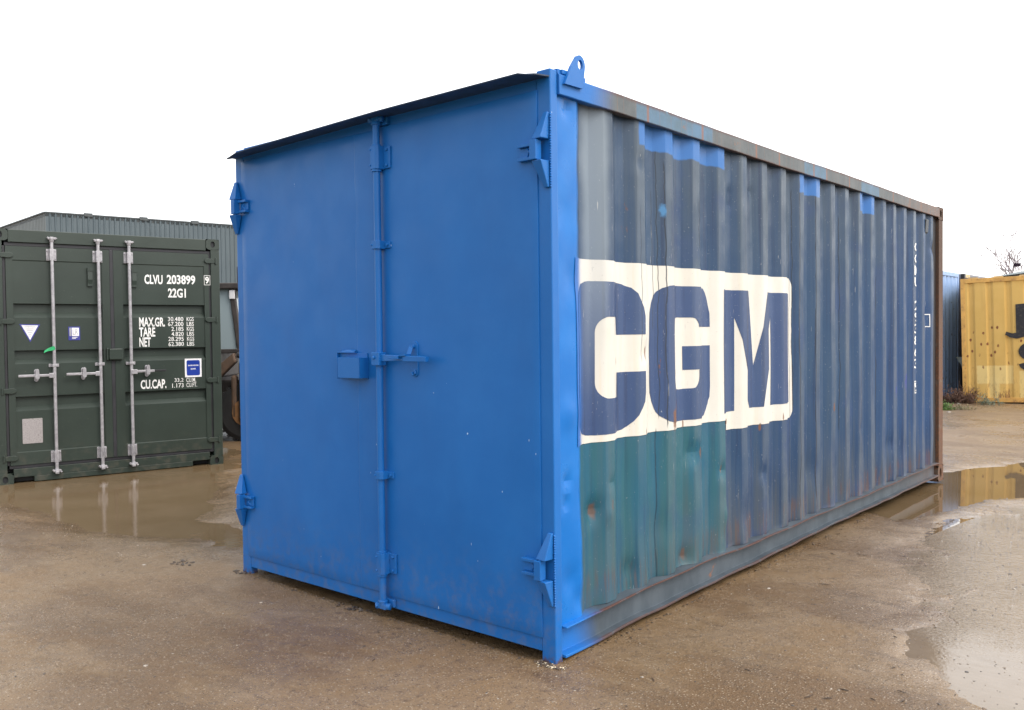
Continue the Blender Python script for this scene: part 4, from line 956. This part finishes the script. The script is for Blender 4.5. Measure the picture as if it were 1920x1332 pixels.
# low building and bare tree at the far right
LBd = empty('low_building', 'low grey-green building whose roof edge shows above the yellow container', 'building', (-8.777, 49.42, 0))
mb = MB(); e = Vector((4.004, -5.79)).normalized(); e2 = Vector((-e.y, e.x)); L_ = 16
q = [Vector((0, 0)), e * L_, e * L_ + e2 * 9, e2 * 9]; mb.hexa([(a.x, a.y, 0) for a in q] + [(a.x, a.y, 4.05) for a in q]); mb.build('wall', CL2, LBd)
mb = MB(); q = [e * -.3 - e2 * .3, e * (L_ + .3) - e2 * .3, e * (L_ + .3) + e2 * 9.3, e * -.3 + e2 * 9.3]
r1, r2 = (q[0] + q[3]) / 2, (q[1] + q[2]) / 2
mb.add([(q[0].x, q[0].y, 4.06), (q[1].x, q[1].y, 4.06), (q[2].x, q[2].y, 4.06), (q[3].x, q[3].y, 4.06), (r1.x, r1.y, 4.95), (r2.x, r2.y, 4.95)], [(0, 1, 5, 4), (2, 3, 4, 5), (0, 4, 3), (1, 2, 5), (0, 3, 2, 1)]); mb.build('roof', mat_plain('slate_green_roof', (.09, .115, .12), .6, scale=1), LBd)
BARK = mat_plain('grey_bark', (.30, .26, .28), .8)
def tree(loc, H, seed):
    rr = random.Random(seed); t = empty('bare_tree', 'leafless winter tree above the low building at the far right', 'tree', loc); mbt = MB(); mbc = MB()
    def grow(p, d, L, r, dep, mb):
        pts = [p]; q = p.copy(); dd = d.copy()
        for k in range(4):
            dd = (dd + Vector((rr.uniform(-.16, .16), rr.uniform(-.16, .16), rr.uniform(-.02, .12)))).normalized(); q = q + dd * L / 4; pts.append(q.copy())
        mb.tube(pts, [r * (1 - .13 * i) for i in range(5)], 5 if dep > 1 else 6, False)
        if dep < 6:
            for k in range(3 if dep < 4 else 2):
                a = rr.uniform(0, 6.28); sp_ = rr.uniform(.35, .75); o = dd.orthogonal().normalized(); o = Matrix.Rotation(a, 3, dd) @ o
                nd = (dd + o * sp_ + Vector((0, 0, .12))).normalized(); grow(pts[rr.choice((2, 3, 4, 4))], nd, L * rr.uniform(.62, .8), max(.024, r * .60), dep + 1, mbc)
    grow(Vector((0, 0, 0)), Vector((0, 0, 1)), H * .38, .20, 0, mbt)
    mbt.build('trunk', BARK, t, smooth=True); mbc.build('crown', BARK, t); return t
tree((-10.3, 65.4, 0), 9.0, 5)
mb = MB(); nr = random.Random(3)
for k in range(160):
    a = nr.uniform(0, 6.28); b = nr.uniform(-.6, .6); c = Vector((math.cos(a) * .17, math.sin(a) * .17, nr.uniform(-.09, .09))); d = Vector((-math.sin(a), math.cos(a), b * .5)) * .13
    mb.tube([c - d, c, c + d], .02, 4)
ns = mb.build('bird_nest', mat_plain('dark_twigs', (.035, .02, .035), .9)); ns.location = (-10.62, 65.0, 5.65); tag(ns, 'dark clump of twigs lodged in the bare tree', 'nest')

# ------------------------------------------------------------------ machine half hidden between the two big containers
TH = empty('telehandler', 'dirty brown loader machine half hidden between the green container and the blue container', 'loader', (-8.45, 3.70, -.01), math.atan2(.65, .76))
TB = mat_plain('machine_brown_grime', (.10, .065, .045), .7, var=.3, scale=4, dirt=(.20, .10, .05)); TDK = mat_plain('machine_dark_frame', (.045, .038, .036), .6, var=.3); TY = mat_plain('machine_rusty_orange', (.22, .11, .045), .6, dirt=(.12, .09, .05)); TYR = mat_plain('tyre_rubber', (.015, .015, .016), .8, bump=.4, scale=10)
def m_glass():
    m = Mat('cab_glass'); return m.set(col=(.30, .37, .40), rough=.08, spec=.6)
GL_ = m_glass()
MB().box(-1.9, 1.9, .25, 1.9, .45, .85).box(-1.9, -.5, .2, 1.9, .85, 1.25).build('chassis', TDK, TH, bevel=.03)
mb = MB()
for x in (-1.0,): mb.hexa([(x, .05, .85), (x + .07, .05, .85), (x + .07, .12, .85), (x, .12, .85), (x - .02, .05, 2.1), (x + .05, .05, 2.1), (x + .05, .12, 2.1), (x - .02, .12, 2.1)])
def slat(mb, x0, z0, x1, z1, w, y0, y1): mb.hexa([(x0, y0, z0), (x0 + w, y0, z0), (x0 + w, y1, z0), (x0, y1, z0), (x1, y0, z1), (x1 + w, y0, z1), (x1 + w, y1, z1), (x1, y1, z1)])
slat(mb, .045, 1.25, -.06, 2.12, .075, .05, .12); slat(mb, .045, 1.25, -.06, 2.12, .075, 1.45, 1.52); slat(mb, -1.0, .85, -1.02, 2.12, .075, 1.45, 1.52)
mb.box(-1.02, .1, .04, .13, 1.23, 1.29); mb.box(-1.05, .35, .0, 1.56, 2.12, 2.20)
mb.build('cab_frame', TDK, TH, bevel=.012)
MB().box(-.95, .02, .08, .09, 1.29, 2.12).build('window', GL_, TH); MB().box(-.92, .0, 1.48, 1.49, 1.29, 2.12).build('window', GL_, TH)
MB().hexa([(.10, .13, 1.30), (.108, .13, 1.30), (.108, 1.44, 1.30), (.10, 1.44, 1.30), (.0, .13, 2.1), (.008, .13, 2.1), (.008, 1.44, 2.1), (.0, 1.44, 2.1)]).build('windscreen', GL_, TH)
MB().box(-.045, .03, .03, .045, 1.98, 2.10).build('cab_sticker', SW, TH, bevel=.004)
MB().box(-.10, 1.8, .55, 1.0, 2.21, 2.47).build('boom', TDK, TH, bevel=.02)
MB().hexa([(-.28, -.05, .80), (.05, -.05, 1.12), (.05, .1, 1.12), (-.28, .1, .80), (-.28, -.05, 1.0), (.02, -.05, 1.24), (.02, .1, 1.24), (-.28, .1, 1.0)]).build('lift_arm', TB, TH, bevel=.02)
MB().box(-.02, .065, -.06, .03, .33, .93).build('hydraulic_cylinder', TB, TH, bevel=.03)
MB().prism([(.09, .34), (.14, .22), (.9, .22), (.9, 1.12), (.10, 1.12)], 'y', -.10, .6).build('engine_cover', TDK, TH, bevel=.03)
MB().prism([(.115, .36), (.15, .25), (.88, .25), (.88, .42)], 'y', -.106, -.1005).build('cover_edge', TY, TH)
MB().tube([(.06, .02, 1.21), (.16, .02, 1.19)], .045, 10).tube([(.10, .0, 1.12), (.16, .0, 1.12)], .03, 10).build('pivot', TDK, TH)
for x, y in ((.18, .12), (-1.45, .12), (.18, 1.75), (-1.45, 1.75)):
    mb = MB(); mb.tube([(0, -.17, 0), (0, -.15, 0), (0, .15, 0), (0, .17, 0)], [.34, .40, .40, .34], 28)
    for k in range(28):
        a = 2 * math.pi * k / 28; c, s_2 = math.cos(a), math.sin(a)
        mb.hexa([(c * .39 - s_2 * .02, -.15, s_2 * .39 + c * .02), (c * .39 + s_2 * .02, -.15, s_2 * .39 - c * .02), (c * .39 + s_2 * .02, .15, s_2 * .39 - c * .02), (c * .39 - s_2 * .02, .15, s_2 * .39 + c * .02), (c * .425 - s_2 * .015, -.15, s_2 * .425 + c * .015), (c * .425 + s_2 * .015, -.15, s_2 * .425 - c * .015), (c * .425 + s_2 * .015, .15, s_2 * .425 - c * .015), (c * .425 - s_2 * .015, .15, s_2 * .425 + c * .015)])
    w = mb.build('wheel', TYR, TH); w.location = (x, y, .42)
    MB().tube([(0, -.18, 0), (0, .18, 0)], .19, 16).build('rim', TY, w)

# ------------------------------------------------------------------ weeds, brush and yard litter
def hz(x, y): return float(hgt(np.array([x]), np.array([y]))[0])
BR = mat_plain('dead_bramble_brown', (.13, .07, .045), .9, var=.4); GRN = mat_plain('weed_green', (.09, .17, .03), .6, var=.4, scale=20); GR2 = mat_plain('dry_weed', (.22, .19, .10), .8, var=.3)
def bush(cx, cy, n, H, Rr, mat, name, lab, cat, seed, wr=.006, kind=None):
    rr = random.Random(seed); mb = MB()
    for k in range(n):
        a = rr.uniform(0, 6.28); r = Rr * rr.random() ** .7; p = Vector((cx + math.cos(a) * r, cy + math.sin(a) * r, hz(cx, cy) - .01)); hgt_ = H * rr.uniform(.3, 1) * (1 - .5 * r / Rr)
        d = Vector((rr.uniform(-.7, .7), rr.uniform(-.7, .7), 1)).normalized(); pts = [p]
        for s in range(4): d = (d + Vector((rr.uniform(-.35, .35), rr.uniform(-.35, .35), -.12 * s))).normalized(); pts.append(pts[-1] + d * hgt_ / 4)
        mb.tube(pts, [wr, wr * .8, wr * .6, wr * .5, wr * .3], 3, False)
        for q in pts[1:]:
            for _ in range(2):
                dd = Vector((rr.uniform(-1, 1), rr.uniform(-1, 1), rr.uniform(-.3, 1))).normalized() * rr.uniform(.03, .10) * H * 2; s_3 = dd.cross(Vector((0, 0, 1))).normalized() * .008
                mb.add([q, q + dd * .5 + s_3, q + dd, q + dd * .5 - s_3], [(0, 1, 2, 3)])
    o = mb.build(name, mat); return tag(o, lab, cat, kind=kind)
bush(-2.05, 15.2, 130, .50, .26, BR, 'bramble_bush', 'brown dead brambles at the left foot of the yellow container', 'bush', 1)
bush(-2.45, 15.2, 110, .30, .30, BR, 'bramble_bush', 'low brown dead growth beside the pale blue container', 'bush', 2)
bush(-2.00, 13.75, 120, .22, .20, GRN, 'weed', 'bright green weed tuft by the rusty rear post', 'weed', 3, .004)
bush(-1.75, 13.9, 60, .18, .22, GR2, 'weed', 'dry yellowish weed beside the bright green tuft', 'weed', 4, .003)
bush(-1.55, 15.1, 50, .30, .22, mat_plain('grey_green_weed', (.17, .20, .14), .7), 'weed', 'grey-green weed against the base of the yellow container', 'weed', 6, .004)
STN = [mat_plain('pebble_brown', (.16, .115, .08), .5, var=.4, scale=30), mat_plain('pebble_pale', (.30, .26, .215), .5, var=.3, scale=30), mat_plain('pebble_dark', (.05, .04, .035), .45, var=.3, scale=30)]
def rock(mb, x, y, z, r, mi, g, flat=.6):
    # deformed octahedron split once
    base = [(1, 0, 0), (0, 1, 0), (-1, 0, 0), (0, -1, 0), (.6, .6, .55), (-.6, .6, .55), (-.6, -.6, .55), (.6, -.6, .55), (0, 0, .95)]
    ca = g.uniform(0, 6.28); c, s = math.cos(ca), math.sin(ca); ex = g.uniform(.7, 1.5); vs = []
    for bx_, by_, bz_ in base:
        k = g.uniform(.75, 1.2); X_, Y_ = bx_ * ex * k, by_ * k; vs.append((x + r * (c * X_ - s * Y_), y + r * (s * X_ + c * Y_), z + r * bz_ * flat * k - r * .15))
    mb.add(vs, [(0, 1, 4), (1, 5, 4), (1, 2, 5), (2, 6, 5), (2, 3, 6), (3, 7, 6), (3, 0, 7), (0, 4, 7), (4, 5, 8), (5, 6, 8), (6, 7, 8), (7, 4, 8)], mi)
g = random.Random(21); mb = MB(); pts = []
def scatter(n, x0, x1, y0, y1): return [(g.uniform(x0, x1), g.uniform(y0, y1)) for _ in range(n)]
pts = scatter(7000, -7.5, 2.2, -2.6, 0) + scatter(5200, .02, 2.6, -1, 7.5) + scatter(900, -8, -2.5, 0, 3) + scatter(500, -2, 5, 8, 15) + scatter(2600, .7, 2.6, .6, 5.4)
pts = [(x, y) for x, y in pts if not (-WD - .02 < x < .02 and -.02 < y < 6.08)]
PX = np.array([p[0] for p in pts]); PY = np.array([p[1] for p in pts]); PZ = hgt(PX, PY); CLU = fbm(PX, PY, 1.1, 3, 77)
for x, y, z, c in zip(PX, PY, PZ, CLU):
    if c < -.25 and g.random() < .7: continue
    dist = math.hypot(x - 2.36, y + 3.03); u = g.random()
    r = (.0016 + .0035 * u ** 4) * (1 + .05 * dist) + (.006 * g.random() if g.random() < .02 else 0)
    rock(mb, x, y, z, r, g.choices((0, 1, 2), (5, 2.2, 2.4))[0], g)
for _ in range(2600):
    x, y = g.uniform(.5, 2.6), g.uniform(.2, 5.5); h_ = hz(x, y)
    if h_ > -.004: continue
    rock(mb, x, y, max(h_, -.0115) + .0005, g.uniform(.0018, .0055) * (1 + .08 * y) + (.005 if g.random() < .03 else 0), g.choices((0, 1, 2), (4, 1, 4))[0], g, .5)
gv = mb.build('gravel', STN); gv['kind'] = 'stuff'; gv['label'] = 'scattered grit and small stones on the wet mud'
# twigs and bark scraps
mb = MB()
for _ in range(420):
    x, y = (g.uniform(-6.5, 2.2), g.uniform(-2.4, -.05)) if g.random() < .62 else (g.uniform(.1, 2.4), g.uniform(-.8, 6.5))
    if fbm(np.array([x]), np.array([y]), .9, 2, 55)[0] < -.05: continue
    z = hz(x, y) + .003; a = g.uniform(0, 6.28); L_ = g.uniform(.008, .045) if g.random() < .92 else g.uniform(.05, .10); d = Vector((math.cos(a), math.sin(a), 0)) * L_ / 2; b = Vector((g.uniform(-.3, .3), g.uniform(-.3, .3), .1)) * L_ * .3
    p = Vector((x, y, z)); mb.tube([p - d, p + b, p + d], [.0012, g.uniform(.0015, .0030), .001], 5)
tw = mb.build('twig_litter', mat_plain('wet_dark_twigs', (.045, .028, .018), .5, var=.4, scale=30)); tw['kind'] = 'stuff'; tw['label'] = 'dark twig and bark scraps lying on the mud'
# crumbs of dug-up mud at the container feet and under the sill
mb = MB()
for cx, cy, n, s, R_ in ((-.04, -.03, 46, .010, .055), (.02, -.02, 20, .009, .05), (-2.42, -.02, 26, .012, .07), (-1.33, -.03, 34, .013, .12), (-2.9, -.15, 24, .012, .12)):
    for _ in range(n):
        a = g.uniform(0, 6.28); r = R_ * g.random() ** .6; x, y = cx + math.cos(a) * r * (1.6 if n == 90 else 1), cy + math.sin(a) * r * .6; rock(mb, x, y, hz(x, y) + .002, s * g.uniform(.3, 1), g.choice((0, 0, 2, 1) if n < 50 and cx > -.1 else (0, 2)), g, .8)
for _ in range(260):
    y = g.uniform(.1, 5.7); x = .012 + abs(g.gauss(0, .022)); rock(mb, x, y, hz(x, y) + .001, .007 * g.uniform(.3, 1), g.choice((0, 2)), g, .8)
for _ in range(160):
    x = g.uniform(-2.3, -.1); y = g.gauss(-.03, .02); rock(mb, x, y, hz(x, y) + .001, .007 * g.uniform(.3, 1), g.choice((0, 2)), g, .8)
mc = mb.build('mud_crumbs', [mat_plain('wet_mud_lumps', (.085, .058, .038), .4, var=.4, scale=25), mat_plain('pale_crumbs', (.5, .42, .3), .6, scale=30), mat_plain('dark_mud_lumps', (.045, .032, .022), .4)]); mc['kind'] = 'stuff'; mc['label'] = 'lumps of wet mud heaped against the feet of the blue container'
# a few pale stone chips one can tell apart
for i, (x, y, r, lab) in enumerate(((-1.40, -1.15, .014, 'pale flat stone chip on the mud below the lock box'), (-3.05, -.32, .016, 'pale stone chip left of the container foot'), (-2.02, 14.9, .05, 'white stone beside the rusty rear post'), (-1.78, 13.3, .05, 'pale stone below the green weed'))):
    mb = MB(); rock(mb, 0, 0, 0, r, 0, g, .5); o = mb.build('stone', STN[1]); o.location = (x, y, hz(x, y)); tag(o, lab, 'stone')

for o in COL.objects:
    if o.parent is None and o.get('category'):
        gname = {'shipping container': 'shipping containers standing in the yard', 'stone': 'pale stones lying in the yard', 'weed': 'weeds by the rear containers', 'bush': 'dead brambles by the rear containers'}.get(o['category'])
        if gname: o['group'] = gname
